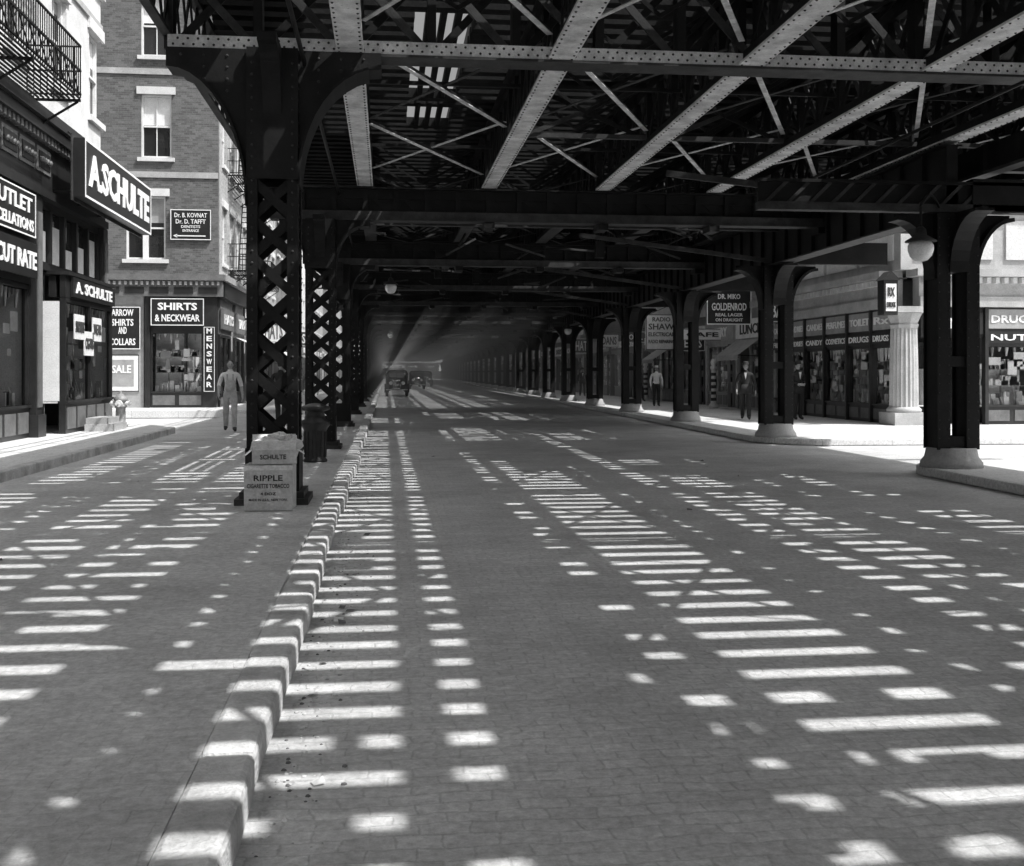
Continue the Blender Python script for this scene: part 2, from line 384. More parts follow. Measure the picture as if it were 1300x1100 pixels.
for k in range(len(LY)-1):
    y0,y1=LY[k],LY[k+1]
    if y0>85: break
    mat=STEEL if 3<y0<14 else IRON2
    for gi in range(len(GX)-1):
        xa,xb=GX[gi]+.15,GX[gi+1]-.15
        nb=2; p=(y1-y0-.6)/nb
        lit=(gi==0 and 10<y0<14)
        for i in range(nb):
            a=y0+.3+i*p
            z=ZB+.25
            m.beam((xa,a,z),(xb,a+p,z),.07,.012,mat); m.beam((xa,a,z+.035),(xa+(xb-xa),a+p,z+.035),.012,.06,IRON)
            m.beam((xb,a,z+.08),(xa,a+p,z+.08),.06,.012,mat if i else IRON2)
            yy=a+p
            if i==0 and not lit:
                m.beam((xa,yy,ZB+.12),(xb,yy,ZT-.15),.07,.015,IRON2,up=(0,1,0)); m.beam((xb,yy+.03,ZB+.12),(xa,yy+.03,ZT-.15),.07,.015,IRON,up=(0,1,0))
                m.box(xa,xb,yy-.04,yy+.04,ZB+.10,ZB+.17,IRON2); m.box(xa,xb,yy-.04,yy+.04,ZT-.2,ZT-.1,IRON)
            m.beam((xa,a+p*.5,ZB+.35),(xb,a+p*.5,ZB+.35),.05,.05,IRON)
            if y0>3 and not lit:
                for q in range(4):
                    yq=a+p*(q+.5)/4
                    m.beam((xa,yq,ZT-.08),((xa+xb)/2,yq+.5,ZB+.5),.05,.02,IRON,up=(0,1,0)); m.beam((xb,yq,ZT-.08),((xa+xb)/2,yq+.5,ZB+.5),.05,.02,IRON,up=(0,1,0))
m.build('lateral_bracing',EL)
# deck : ties, rails, guard timbers, walk planks, plus boards added to shape the sun patches
m=MB()
y=-14.0
HOLES=((14.6,16.2),(17.3,18.75),(19.7,21.2))
while y<290:
    xa=-2.35+U(-.05,.05); xb=XE
    tw=.215+U(-.03,.03); d=U(-.03,.03)
    segs=[(xa,.38),(1.18,xb)] if any(a<y<b for a,b in HOLES) else [(xa,xb)]
    for a,b in segs: m.beam((a,y-d,ZT+.116),(b,y+d,ZT+.116),tw,.168,TIE)
    y+=.43
for (a,b) in HOLES:
    for x in (.57,.77,.97): m.box(x-.04,x+.04,a-.3,b+.3,ZT+.04,ZT+.19,TIE)
m.build('timber_ties',EL)
m=MB()
def strip(x0,x1,z0,z1,mat=TIE,ya=-14,yb=290): m.box(x0,x1,ya,yb,z0,z1,mat)
zt=ZT+.25
for (a,b) in [(-2.38,-1.05),(4.18,5.03),(5.38,5.58),(6.88,7.13),(8.6,8.85),(10.5,XE)]:
    x=a
    while x<b-.05:
        w=min(.2,b-x); strip(x,x+w-.012,zt-.045,zt+.04); x+=w
for x in (-.3,1.25,3.9,6.62,7.85,9.1,9.75):
    strip(x-.055,x+.055,zt-.045,zt+.16,IRON)
strip(2.28,2.48,zt-.045,zt+.04)
def sun_block_panel(x0,x1,y0,y1):  # solid boards added to keep sun off stretches of road
    y=y0
    while y<y1: m.box(x0,x1,y,y+.2,zt+.045,zt+.085,TIE); y+=.205
for (x0,x1,y0,y1) in ((4.2,4.9,14,24),(5.9,6.5,15.5,23.5),(7.9,12.1,14.5,16.3),(5.6,7.2,17.8,23.5),(7.9,12.1,17.8,23.5),(-2.2,.0,22,30),(1.6,2.33,19,25),(5.0,5.9,20,23.5)): sun_block_panel(x0,x1,y0,y1)
bands=[(-1.05,.4),(.66,2.27),(2.5,4.18),(5.03,5.38),(5.58,6.88),(7.13,8.6),(8.85,10.5)]
for bi,(a,b) in enumerate(bands):
    y=26+U(0,5)
    while y<280:
        if y>52 and bi in(0,1,2,4,5): break
        l=U(3,14); sun_block_panel(a,b,y,y+l); y+=l+U(3,9)
for (x0,x1,y0,y1) in ((9.3,10.5,5,7.0),(-1.05,.4,3,6),(8.85,10.5,9.9,11.3)): sun_block_panel(x0,x1,y0,y1)
for i in range(620):  # short boards added at random to break up the sun patches
    a,b=random.choice(bands); y=-2+R()**1.3*50
    w=U(.08,.42); x=U(a,b-.1); l=U(.15,.55 if R()<.7 else 1.2)
    if 2.4<x<4.2 and y>-1 and R()<.7: continue
    if 5.4<x<8.6 and y<11 and R()<.6: continue
    if .2<x+w and x<1.3 and 14<y+l and y<22: continue
    m.box(x,x+w,y,y+l,zt+.09,zt+.12,TIE)
for i in range(60):  # more added boards, splitting the nearest sun patches
    x=U(4.9,10.4); y=U(-3,2.6); m.box(x,x+U(.12,.35),y,y+U(.2,.45),zt+.125,zt+.15,TIE)
m.build('track_deck_and_sun_blockers',EL)
m=MB()
for x in(-2.42,XE+.05):
    m.box(x-.05,x+.05,-14,290,ZB+.15,ZB+.19,IRON2)
    if x>0: m.box(x-.03,x+.03,-14,290,ZB+.19,ZT+.1,IRON)
    if x<0:
        y=-14
        while y<100:
            m.beam((x,y,ZB+.19),(x,y+.55,ZT),.07,.02,IRON,up=(1,0,0)); m.beam((x,y,ZT),(x,y+.55,ZB+.19),.07,.02,IRON,up=(1,0,0)); y+=.55
        m.box(x-.06,x+.06,-14,290,ZT,ZT+.1,IRON)
    y=-14
    while y<120:
        m.box(x-.03,x+.03,y-.03,y+.03,ZT+.1,ZT+1.3,IRON); y+=2.2
    m.box(x-.02,x+.02,-14,200,ZT+1.3,ZT+1.36,IRON); m.box(x-.02,x+.02,-14,200,ZT+.75,ZT+.79,IRON)
m.build('edge_girder',EL)
m=MB()
for k in range(2,len(RY)-1):
    y0,y1=RY[k],RY[k+1]; xa,xb=rx(y0),rx(y1)
    m.beam((xa,y0,4.07),(xb,y1,4.07),.36,.03,IRON2); m.beam((xa,y0,4.6),(xb,y1,4.6),.04,1.03,IRON)
    m.beam((xa,y0,5.13),(xb,y1,5.13),.36,.03,IRON)
    n=10
    for i in range(n):
        t=i/n; m.box(xa+(xb-xa)*t-.09,xa+(xb-xa)*t+.09,y0+(y1-y0)*t-.03,y0+(y1-y0)*t+.03,4.09,5.11,IRON)
for k in range(2,len(RY)):
    y=RY[k]; x=rx(y)
    if y<70:
        m.beam((x+.3,y,4.35),(11.5,y,4.35),.2,.5,IRON); 
        m.beam((x,y,4.15),(4.6,y+1.6,4.9),.08,.1,IRON2)
m.box(5.6,14.2,16.1,16.3,4.08,4.2,IRON2); m.box(5.6,14.2,16.17,16.23,4.2,4.5,IRON); m.box(5.6,14.2,16.1,16.3,4.5,4.55,IRON)
x=5.7
while x<14: m.beam((x,16.14,4.18),(x+.35,16.14,4.52),.05,.02,IRON2,up=(0,1,0)); x+=.35
m.box(9.5,14.2,17.5,17.7,5.0,5.19,IRON)
m.box(9.35,9.4,13,21.4,4.75,5.19,IRON); m.box(9.26,9.5,13,21.4,4.70,4.75,IRON2)
for i in range(9): m.box(9.28,9.35,13.3+i,13.36+i,4.76,5.18,IRON)
m.build('kerb_line_girder',EL)
m=MB()
for x,z in((-.9,5.05),(7.4,5.0)):
    m.cyl((x,-10,z),(x,120,z),.025,.025,IRON,6)
for i in range(26):
    y=U(22,95); x=U(-1,8.4); m.box(x-.12,x+.12,y-.1,y+.1,4.75,5.2,IRON)
for i in range(150):
    y=U(22,90); x=U(-1,8); m.beam((x,y,U(4.6,5.1)),(x+U(-1.8,1.8),y+U(-.4,.4),U(4.6,5.1)),.04,.05,random.choice([IRON,IRON2,IRON2]))
m.build('conduits',EL)
# ------------------------------------------------------------ hanging lamps
def lamp(x,y,z,ztop,s=1.0,arm=None):
    m=MB()
    m.cyl((x,y,z+.3*s),(x,y,ztop),.02,.02,IRON,8)
    m.lathe((x,y,z),[(.03*s,.34*s),(.07*s,.30*s),(.08*s,.22*s),(.20*s,.15*s),(.21*s,.13*s)],IRON2,20)
    m.lathe((x,y,z),[(.02*s,-.14*s),(.09*s,-.12*s),(.145*s,-.06*s),(.17*s,.02*s),(.17*s,.08*s),(.14*s,.13*s)],OPAL,20)
    if arm:
        p=[Vector((x,y,ztop))+ (Vector(arm)-Vector((x,y,ztop)))*t+Vector((0,0,.18*math.sin(math.pi*t))) for t in [i/8 for i in range(9)]]
        for i in range(8): m.cyl(p[i],p[i+1],.02,.02,IRON,8)
    m.build('street_lamp',None,(x,y,z))
lamp(7.95,15.7,3.42,4.1,1.1,(8.45,16.1,4.15)); lamp(.14,32.3,4.05,4.6,1.0); lamp(.3,74,4.1,4.7,1.2); lamp(8.3,50,3.5,4.1)
# ------------------------------------------------------------ buildings helpers
def wall(m,x0,x1,z0,z1,ops,mat,th=.3):
    xs=sorted({x0,x1,*[min(max(o[0],x0),x1) for o in ops],*[min(max(o[1],x0),x1) for o in ops]}); zs=sorted({z0,z1,*[o[2] for o in ops],*[o[3] for o in ops]})
    zs=[z for z in zs if z0<=z<=z1]
    for j in range(len(zs)-1):
        zc=(zs[j]+zs[j+1])/2; st=None
        for i in range(len(xs)-1):
            xc=(xs[i]+xs[i+1])/2
            hole=any(o[0]<xc<o[1] and o[2]<zc<o[3] for o in ops)
            if not hole and st is None: st=xs[i]
            if hole and st is not None: m.box(st,xs[i],0,th,zs[j],zs[j+1],mat); st=None
        if st is not None: m.box(st,xs[-1],0,th,zs[j],zs[j+1],mat)
def sash(m,a,b,c,d,trim=STONE,fr=WHITE,blind=None):
    m.box(a-.12,b+.12,-.10,.0-.002,c-.14,c,trim); m.box(a-.15,b+.15,-.07,-.002,d,d+.28,trim)
    m.box(a,a+.07,.1,.18,c,d,fr); m.box(b-.07,b,.1,.18,c,d,fr); m.box(a+.07,b-.07,.1,.18,c,c+.08,fr); m.box(a+.07,b-.07,.1,.18,d-.07,d,fr)
    h=(c+d)/2; m.box(a+.07,b-.07,.09,.17,h-.03,h+.03,fr); m.box((a+b)/2-.015,(a+b)/2+.015,.12,.16,c+.08,h-.03,fr); m.box((a+b)/2-.015,(a+b)/2+.015,.12,.16,h+.03,d-.07,fr)
    m.box(a+.07,b-.07,.19,.2,c+.08,d-.07,WGLASS)
    bl=R() if blind is None else blind
    if bl>.25: m.box(a+.08,b-.08,.183,.187,d-.07-(d-c)*.5*bl,d-.08,random.choice([PALE,GREY,WHITE]))
def goods(m,x0,x1,z0,z1,y0,y1,dens=1.0):
    n=int((x1-x0)*10*dens)
    for i in range(n):
        x=U(x0+.05,x1-.12); w=U(.05,.2); h=U(.08,.42); y=U(y0,y1); t=random.choice(GOODS)
        q=R()
        if q<.35: m.box(x,x+w,y,y+.03+R()*.1,z0,z0+h,t)
        elif q<.7: m.lathe((x,y,z0),[(w*.3,0),(w*.35,h*.5),(w*.15,h*.8),(w*.12,h)],t,8)
        else: m.beam((x,y,z0),(x,y+.12,z0+h),w,.01,t,up=(0,1,0))
    for s in range(2):
        zz=z0+(z1-z0)*(.33+.28*s)
        m.box(x0+.05,x1-.05,y1-.05,y1+.2,zz-.02,zz,GREY)
        for i in range(int((x1-x0)*5*dens)):
            x=U(x0+.05,x1-.2); m.box(x,x+U(.06,.2),y1-.04,y1+.1,zz,zz+U(.08,.3),random.choice(GOODS))
    for i in range(int((x1-x0)*1.6*dens)):
        x=U(x0+.05,x1-.4); z=U(z0+.3,z1-.4); m.box(x,x+U(.15,.45),y0-.08,y0-.07,z,z+U(.12,.4),random.choice([WHITE,LETTER,PALE,GREY]))
    for i in range(int((x1-x0)/.22)):
        a=x0+.22*i; m.cyl((a+.03,y0,z1-.02),(a+.03+U(-.03,.03),y0,z1-U(.1,.4)),.05,.02,random.choice([PALE,WHITE,GREY]),6)
def shopwin(m,x0,x1,zf,zb,zt,fr,nm=1,base=None,dens=1.0,gl=.06,back=None,ret=False):
    m.box(x0,x1,.0,.14,zf,zb-.05,base or fr); m.box(x0,x1,-.05,.16,zb-.05,zb,fr)
    nb=max(1,int((x1-x0)/.7))
    for i in range(nb):
        a=x0+(x1-x0)*i/nb+.08; b=x0+(x1-x0)*(i+1)/nb-.08
        m.box(a,b,-.02,-.001,zf+.1,zb-.14,WOOD2)
    for i in range(nm+1):
        x=x0+(x1-x0)*i/nm; x=min(max(x,x0+.035),x1-.035); m.box(x-.035,x+.035,.0,.12,zb,zt,fr)
    m.box(x0,x1,.001,.119,zt,zt+.08,fr)
    m.add([(x0,gl,zb),(x1,gl,zb),(x1,gl,zt),(x0,gl,zt)],[(0,1,2,3)],GLASS)
    m.box(x0,x1,.17,1.25,zb-.05,zb-.01,PALE)
    if back:
        m.box(x0,x1,.95,.98,zb,zb+(zt-zb)*.62,back)
        k=int((x1-x0)/.5)
        for i in range(k+1): m.box(x0+i*.5-.02,x0+i*.5+.02,.92,.949,zb,zb+(zt-zb)*.62,GREY)
    if ret:
        for xx in(x0+.002,x1-.032): m.box(xx,xx+.03,.13,.94,zb,zt,LETTER)
    goods(m,x0+.05,x1-.05,zb,zt,.16,.6,dens)
def signb(m,x0,x1,z0,z1,y0,y1,mat=SIGN,rim=LETTER,t=.035):
    m.box(x0,x1,y0,y1,z0,z1,mat)
    if rim:
        e=.01
        m.box(x0,x1,y0-e,y0-.001,z0,z0+t,rim); m.box(x0,x1,y0-e,y0-.001,z1-t,z1,rim)
        m.box(x0,x0+t,y0-e,y0-.001,z0+t,z1-t,rim); m.box(x1-t,x1,y0-e,y0-.001,z0+t,z1-t,rim)
def dentils(m,x0,x1,z,mat,st=.22,w=.1,h=.14,o=.14):
    x=x0
    while x<x1-w: m.box(x,x+w,-o,-.001,z,z+h,mat); x+=st
def fire_escape(m,x0,x1,z,dep=1.05,lad=True):
    for i in range(int(dep/.1)): m.box(x0,x1,-dep+i*.1,-dep+i*.1+.035,z,z+.03,IRON)
    for x in(x0,(x0+x1)/2,x1): 
        m.box(x-.03,x+.03,-dep,0,z-.05,z-.001,IRON); m.beam((x,-dep+.05,z-.05),(x,0,z-.7),.04,.04,IRON)
    for zz in(.08,.55,1.05):
        m.box(x0,x1,-dep-.02,-dep+.02,z+zz,z+zz+.035,IRON)
        for x in(x0,x1): m.box(x-.015,x+.015,-dep+.02,0,z+zz,z+zz+.03,IRON)
    x=x0
    while x<=x1: m.box(x-.009,x+.009,-dep-.009,-dep+.009,z+.03,z+1.06,IRON); x+=.13
    y=-dep
    while y<0:
        for x in(x0,x1): m.box(x-.009,x+.009,y-.009,y+.009,z+.03,z+1.06,IRON)
        y+=.13
    x=x0
    while x<x1-.5: m.beam((x,-dep-.03,z+.1),(x+.52,-dep-.03,z+.55),.02,.02,IRON); m.beam((x,-dep-.03,z+.55),(x+.52,-dep-.03,z+.1),.02,.02,IRON); x+=.52
    if lad:
        for dy in(-.75,-.35): m.beam((x0+.5,dy,z),(x0+2.0,dy,z+3.0),.03,.12,IRON)
        for i in range(13):
            t=i/13; m.box(x0+.45+1.5*t,x0+.6+1.5*t,-.75,-.35,z+3*t+.05,z+3*t+.07,IRON)
# ------------------------------------------------------------ Left near building (tobacco shop)
B=empty('stone_corner_building',(-7.2,29,0)); F=frame(-7.2,0,90)
m=MB(F)
ops=[]
for k in range(3):
    z=7.9+3.3*k
    for x in [-3+3.0*i for i in range(11)]: ops.append((x+.9,x+2.0,z,z+2.1))
wall(m,-6,29,6.95,17,ops,STONE)
for o in ops: sash(m,*o)
m.box(-6,29,.31,14,6.96,17,STONE2); m.box(-6,28.99,1.4,14,0,6.95,STONE2)
m.box(-6,29,-.3,.3,17.02,17.5,STONE2)
for x in range(-6,29,1): m.box(x+.2,x+.5,-.25,-.001,16.6,17.0,STONE)
for z in (9.9+.35,13.6): m.box(-6,29,-.06,-.002,z,z+.15,STONE2)
m.build('upper_walls',B)
m=MB(F)
m.box(-6,29,-.42,.3,6.72,6.93,WOOD); m.box(-6,29,-.32,.3,6.5,6.72,WOOD); m.box(-6,29,-.12,.3,5.42,6.5,WOOD)
dentils(m,-6,29,6.36-.0,WOOD2,.24,.12,.14,.26)
x=-6
while x<24:
    m.box(x,x+.9,-.15,-.122,5.75,6.25,WOOD2); m.box(x+.08,x+.82,-.17,-.151,5.83,6.17,WOOD)
    for i in range(4): m.lathe((x+.18+i*.18,-.18,5.95),[(.05,0),(.07,.05),(.05,.1)],WOOD2,6)
    x+=1.05
m.box(-6,29,-.2,.3,5.25,5.42,WOOD)
for x in(11.5,17.5,23.35,28.75):
    m.box(x,x+.42,-.14,.5,ZS,5.25,WOOD); m.box(x+.08,x+.34,-.17,-.141,.9,4.9,WOOD2); m.box(x-.05,x+.47,-.2,.3,ZS,.75,WOOD)
m.build('shop_cornice',B)
m=MB(F)
for(a,b) in((-6,11.5),(11.92,17.5),(17.92,23.35)):
    shopwin(m,a,b,ZS,.95,3.3,WOOD,2,dens=1.6,back=LETTER,ret=True)
    m.box(a,b,-.04,.14,3.4,5.24,WOOD)
    m.box(a,b,1.3,1.35,0,5.2,PALE)
a,b=23.77,28.75
m.M=F@Matrix.Translation((0,-.35,0))
shopwin(m,a+.9,b,ZS,1.0,3.15,WOOD,2,dens=2.0,back=LETTER,ret=True)
m.box(a+.9,b,.001,.12,3.24,3.72,WOOD); m.box(a+.85,b+.05,-.08,.5,3.72,3.8,WOOD)
m.box(a+.9,b,.2,.35,3.24,3.7,WOOD)
m.M=F
m.box(a,b,1.3,1.35,0,5.2,PALE)
m.box(a,b,.0,.1,3.8,3.95,WOOD); m.box(a,b,.0,.1,5.1,5.25,WOOD)
for i in range(6):
    x=a+(b-a)*i/5; m.box(x-.06,x+.06,-.03,.12,3.95,5.1,WOOD)
m.box(a,b,.08,.09,3.95,5.1,WGLASS)
for i in range(5):
    x=a+(b-a)*i/5; m.box(x+.12,x+.85,.05,.06,3.98,4.4+R()*.5,random.choice([GREY,PALE,WHITE]))
m.box(a,a+.08,-.0,.1,ZS,3.8,WOOD); m.box(a+.1,a+.88,.5,.56,ZS,2.5,WOOD); m.box(a+.2,a+.78,.48,.499,1.1,2.3,WGLASS)
for i,(x,t) in enumerate(((25.1,'SMOKERS'),(26.6,'WEAR'),(25.9,'CIGARS'))):
    signb(m,x,x+.8,2.35-.35*(i==2),2.9-.35*(i==2),-.42,-.40,WHITE,None); m.text(t,x+.06,x+.74,2.5-.35*(i==2),2.75-.35*(i==2),-.425,INK)
m.box(28.76,29.0,-.12,1.3,ZS,5.24,WOOD2)
m.build('shopfront',B)
m=MB(F); fire_escape(m,17.2,23.2,7.15); fire_escape(m,17.2,23.2,10.45); fire_escape(m,10,15,7.15); m.build('fire_escape',B)
def sign_obj(name,F,fn,origin):
    m=MB(F); fn(m); return m.build(name,None,origin)
def f(m):
    signb(m,24.3,30.9,5.35,6.6,-.85,-.62,SIGN,LETTER,.05)
    signb(m,24.22,30.98,5.27,6.68,-.61,-.58,IRON2,None)
    m.text('A.SCHULTE',24.6,30.6,5.62,6.36,-.86,LETTER,.035)
    for x in(24.6,26.5,28.3): m.beam((x,-.6,6.6),(x,0,7.2),.03,.03,IRON); m.beam((x,-.6,5.5),(x,-.1,5.5),.05,.05,IRON)
sign_obj('shop_sign',F,f,(-6.4,27.5,5.9))
def f(m):
    signb(m,25.0,28.72,3.27,3.70,-.42,-.36,SIGN,None); m.text('A. SCHULTE',25.2,28.4,3.36,3.62,-.425,LETTER,.03)
sign_obj('shop_sign',F,f,(-6.8,27,3.5))
def f(m):
    signb(m,18.2,23.25,4.32,5.2,-.16,-.1,SIGN,LETTER,.03); m.text('SHOE OUTLET',18.6,23.0,4.78,5.08,-.165,LETTER); m.text('FACTORY CANCELLATIONS',18.5,23.1,4.42,4.65,-.165,LETTER)
    signb(m,18.2,23.25,3.5,4.2,-.2,-.14,SIGN,None); m.text('SHOES AT CUT RATE',18.5,23.15,3.66,4.02,-.205,LETTER,.03)
sign_obj('shop_sign',F,f,(-7,21,4.3))
m=MB(F); m.box(25.6,27.0,-1.1,-.5,ZS,ZS+.16,STONE2); m.box(25.7,26.9,-.95,-.5,ZS+.16,ZS+.3,STONE2); m.build('stone_step',B)
# ------------------------------------------------------------ Brick corner building
YB=43.0; XB=-6.35
B=empty('brick_corner_building',(XB,YB,0)); F=frame(XB,YB,0)
m=MB(F)
ops=[]
for z0,h in((5.9,2.35),(9.75,2.4),(13.6,2.3),(17.2,2.2)):
    for x in(-2.85,-6.3,-9.5,-12.7): ops.append((x,x+1.12,z0,z0+h))
ops[0]=(-3.4,-1.95,5.9,8.3)
wall(m,-16,0,5.35,20.5,ops,BRICK)
for o in ops: sash(m,*o,trim=STONE)
for o in ops[:1]: m.box(o[0]+.62,o[0]+.8,.0,.17,o[2],o[3],WHITE)
m.box(-16,-.31,.31,14,5.36,20.5,BRICK); m.box(-16,-1.4,1.4,14,0,5.35,BRICK)
for z in(9.0,12.9,16.7): m.box(-16.02,-.001,-.05,-.002,z,z+.22,STONE2)
m.box(-16,.5,-.5,.0,20.5,21.2,STONE2)
m.M=frame(XB,YB,90)
ops=[]
for z0 in(5.9,9.75,13.6,17.2):
    for i in range(10): ops.append((1.1+i*2.1,2.2+i*2.1,z0,z0+2.2))
wall(m,.31,22,5.35,20.5,ops,BRICK2)
for o in ops: sash(m,*o,trim=STONE)
m.box(.3,22,-.35,.0,20.51,21.2,STONE2)
m.build('walls',B)
m=MB(frame(XB,YB,90)); 
for z in(5.75,9.6,13.4): fire_escape(m,2.5,6.5,z,1.0); fire_escape(m,9.5,13.5,z,1.0)
m.build('fire_escape',B)
m=MB(F)
m.box(-16,.28,-.35,.3,5.1,5.33,WOOD2); m.box(-16,.2,-.2,.3,4.5,5.1,WOOD2); dentils(m,-16,.1,4.93,GREY,.2,.09,.13,.3)
for x in(-16+i*.9 for i in range(18)): m.box(x,x+.7,-.23,-.201,4.6,4.85,WOOD)
m.box(-16,-4.4,-.0,.3,ZS,4.5,WOOD2)
for i in range(8): m.box(-15.5+i*1.4,-14.5+i*1.4,-.05,-.001,.6,3.9,GREY if i%3 else WOOD)
m.box(-4.4,-2.75,.0,.3,ZS,4.5,GREY)
m.box(-2.7,-2.5,-.1,.3,ZS,4.5,WOOD)
shopwin(m,-2.5,-.55,ZS,.9,3.1,WOOD,1,dens=2.6,back=LETTER)
m.box(-2.5,-.55,-.0,.14,3.18,4.5,WOOD)
m.box(-.55,-.05,-.08,.3,ZS,4.5,WOOD); m.box(-2.5,-.3,1.0,1.05,0,4.5,PALE)
signb(m,-4.2,-2.9,.9,2.3,-.04,-.003,WHITE,INK); m.box(-4.0,-3.1,-.05,-.041,1.1,2.1,GREY); m.text('SALE',-3.9,-3.2,1.6,1.9,-.055,LETTER)
m.M=frame(XB,YB,90)
m.box(0,22,-.35,.3,5.1,5.33,GREY); m.box(0,22,-.2,.3,4.5,5.1,WOOD)
for i in range(5):
    a=.5+i*4.2; shopwin(m,a,a+3,ZS,.8,3.0,WOOD,2,dens=1.3); m.box(a,a+3,-.02,.14,3.1,4.5,WOOD2); m.box(a+3,a+4.2,.1,.3,ZS,4.5,GREY); m.box(a+3.2,a+4.0,.05,.099,ZS,2.5,WOOD)
    m.box(a-.05,a+3.1,-.12,-.03,3.3,4.1,random.choice([SIGN,WHITE,WOOD2])); m.text(random.choice(['HATS','CLOTHING','SHOES','TAILOR']),a+.3,a+2.8,3.5,3.9,-.13,PALE)
m.box(.5,22,1.3,1.35,0,4.5,INTER)
for a in(4.6,12.9,17.0):
    m.add([(a,-.05,3.1),(a+3.1,-.05,3.1),(a+3.1,-1.5,2.45),(a,-1.5,2.45),(a,-1.5,2.25),(a+3.1,-1.5,2.25)],[(0,1,2,3),(3,2,5,4)],PALE)
m.build('shopfront',B)
def f(m): signb(m,-1.75,-.25,6.65,7.8,-.1,-.03,SIGN,LETTER,.03); [m.text(t,-1.6+a,-.4-a,z,z+h,-.105,LETTER,.01) for t,z,h,a in(('Dr. B. KOVNAT',7.5,.17,0),('Dr. D. TAFFT',7.26,.17,.05),('DENTISTS',7.1,.1,.25),('ENTRANCE',6.95,.1,.3))]; m.box(-1.55,-.45,-.115,-.105,6.78,6.82,LETTER); m.prism([(-1.65,6.8),(-1.5,6.87),(-1.5,6.73)],-.115,-.105,LETTER)
sign_obj('wall_sign',F,f,(XB-1,YB,7.2))
def f(m): signb(m,-2.45,-.5,3.4,4.42,-.2,-.12,SIGN,LETTER,.03); m.text('SHIRTS',-2.2,-.75,3.98,4.26,-.205,LETTER,.03); m.text('& NECKWEAR',-2.3,-.65,3.55,3.82,-.205,LETTER,.02)
sign_obj('shop_sign',F,f,(XB-1.5,YB,3.9))
def f(m): signb(m,-4.15,-2.85,2.5,4.1,-.1,-.03,SIGN,LETTER,.03); [m.text(t,-4.0+a,-3.0-a,z,z+.26,-.105,LETTER,.02) for t,z,a in(('ARROW',3.75,0.1),('SHIRTS',3.38,.1),('AND',3.08,.35),('COLLARS',2.65,0.03))]
sign_obj('shop_sign',F,f,(XB-3.5,YB,3.3))
def f(m):
    signb(m,-.5,-.1,.9,3.35,-.2,-.12,SIGN,LETTER,.02)
    for i,c in enumerate("MENSWEAR"): m.text(c,-.4,-.2,3.1-.29*i,3.3-.29*i,-.205,LETTER,.03)
sign_obj('shop_sign',F,f,(XB-.3,YB,2.2))
def block(name,x,y,side,L,H,gh,wallm,dep=14,seed=0,awn=True,signs=()):
    random.seed(seed)
    F=frame(x,y,90) if side<0 else frame(x,y+L,-90)
    if side==0: F=frame(x,y,0)
    zf=ZS if side<0 else ZR
    B=empty(name,(x,y+L/2,0)); m=MB(F)
    ops=[];z=gh+.7;n=max(1,int(L/2.2))
    while z+2<H-.4:
        for i in range(n):
            a=L*(i+.5)/n-.5; ops.append((a,a+1.0,z,z+1.9))
        z+=3.3
    wall(m,0,L,gh,H,ops,wallm)
    for o in ops: sash(m,*o)
    m.box(0,L,.31,dep,gh+.01,H,wallm); m.box(0,L,1.4,dep,0,gh,wallm); m.box(0,L,-.4,.3,H,H+.5,STONE2); dentils(m,0,L,H-.2,STONE2,.5,.2,.2,.25)
    m.build('walls',B)
    m=MB(F)
    ns=max(1,int(round(L/4.5))); w=L/ns
    m.box(0,L,1.3,1.35,0,gh,INTER); m.box(0,L,-.22,.3,gh-.25,gh-.002,random.choice([WOOD,STONE2,WOOD2]))
    for i in range(ns):
        a=i*w; fr=random.choice([WOOD,WOOD,WOOD2,GREY]); c=random.choice([WOOD,WHITE,SIGN,WOOD2,PALE,GREY])
        m.box(a,a+.25,-.06,.5,zf,gh-.25,random.choice([STONE2,STONE,WOOD]))
        dl=R()<.5; d0=a+.25 if dl else a+w-1.2; s0=a+1.2 if dl else a+.25; s1=s0+w-1.45
        shopwin(m,s0,s1,zf,.8,2.75,fr,2,dens=1.3)
        m.box(d0,d0+.1,.2,1.3,zf,2.9,fr); m.box(d0+.1,d0+.85,.9,.95,zf,2.4,fr); m.box(d0+.2,d0+.75,.88,.899,1.0,2.25,WGLASS)
        m.box(a+.25,a+w,-.03,.14,2.83,gh-.25,fr)
        m.box(a+.3,a+w-.05,-.14,-.031,3.0,min(3.75,gh-.4),c)
        t=random.choice(['LUNCH','BAKERY','HATS','SHOES','BARBER','CIGARS','FURNITURE','HARDWARE','CAFE','TAILOR'])
        m.text(t,a+w*.2,a+w*.8,3.15,3.55,-.15,LETTER if c in(WOOD,SIGN,WOOD2,GREY) else INK,.02)
        if awn and R()<.4:
            A=random.choice([PALE,GREY,WOOD2]); dp=U(.9,1.4)
            m.add([(s0,-.1,2.95),(s1,-.1,2.95),(s1,-dp,2.3),(s0,-dp,2.3),(s0,-dp,2.1),(s1,-dp,2.1),(s0,-.1,2.1+.6),(s1,-.1,2.7)],[(0,1,2,3),(3,2,5,4)],A)
            for x in(s0,s1): m.beam((x,-dp,2.3),(x,0,2.25),.03,.03,IRON)
    m.build('shopfronts',B)
Y=65.2
for i,(L,H,wm) in enumerate(((14,15,BRICK),(18,13,STONE),(16,17,BRICK2),(20,14,BRICK),(24,16,STONE2),(40,15,BRICK),(60,15,STONE))):
    block('brick_building' if wm in(BRICK,BRICK2) else 'stone_building',XB,Y,-1,L-.05,H,4.6,wm,seed=20+i); Y+=L
block('stone_building',-30,296,0,70,22,4.6,STONE,seed=99)
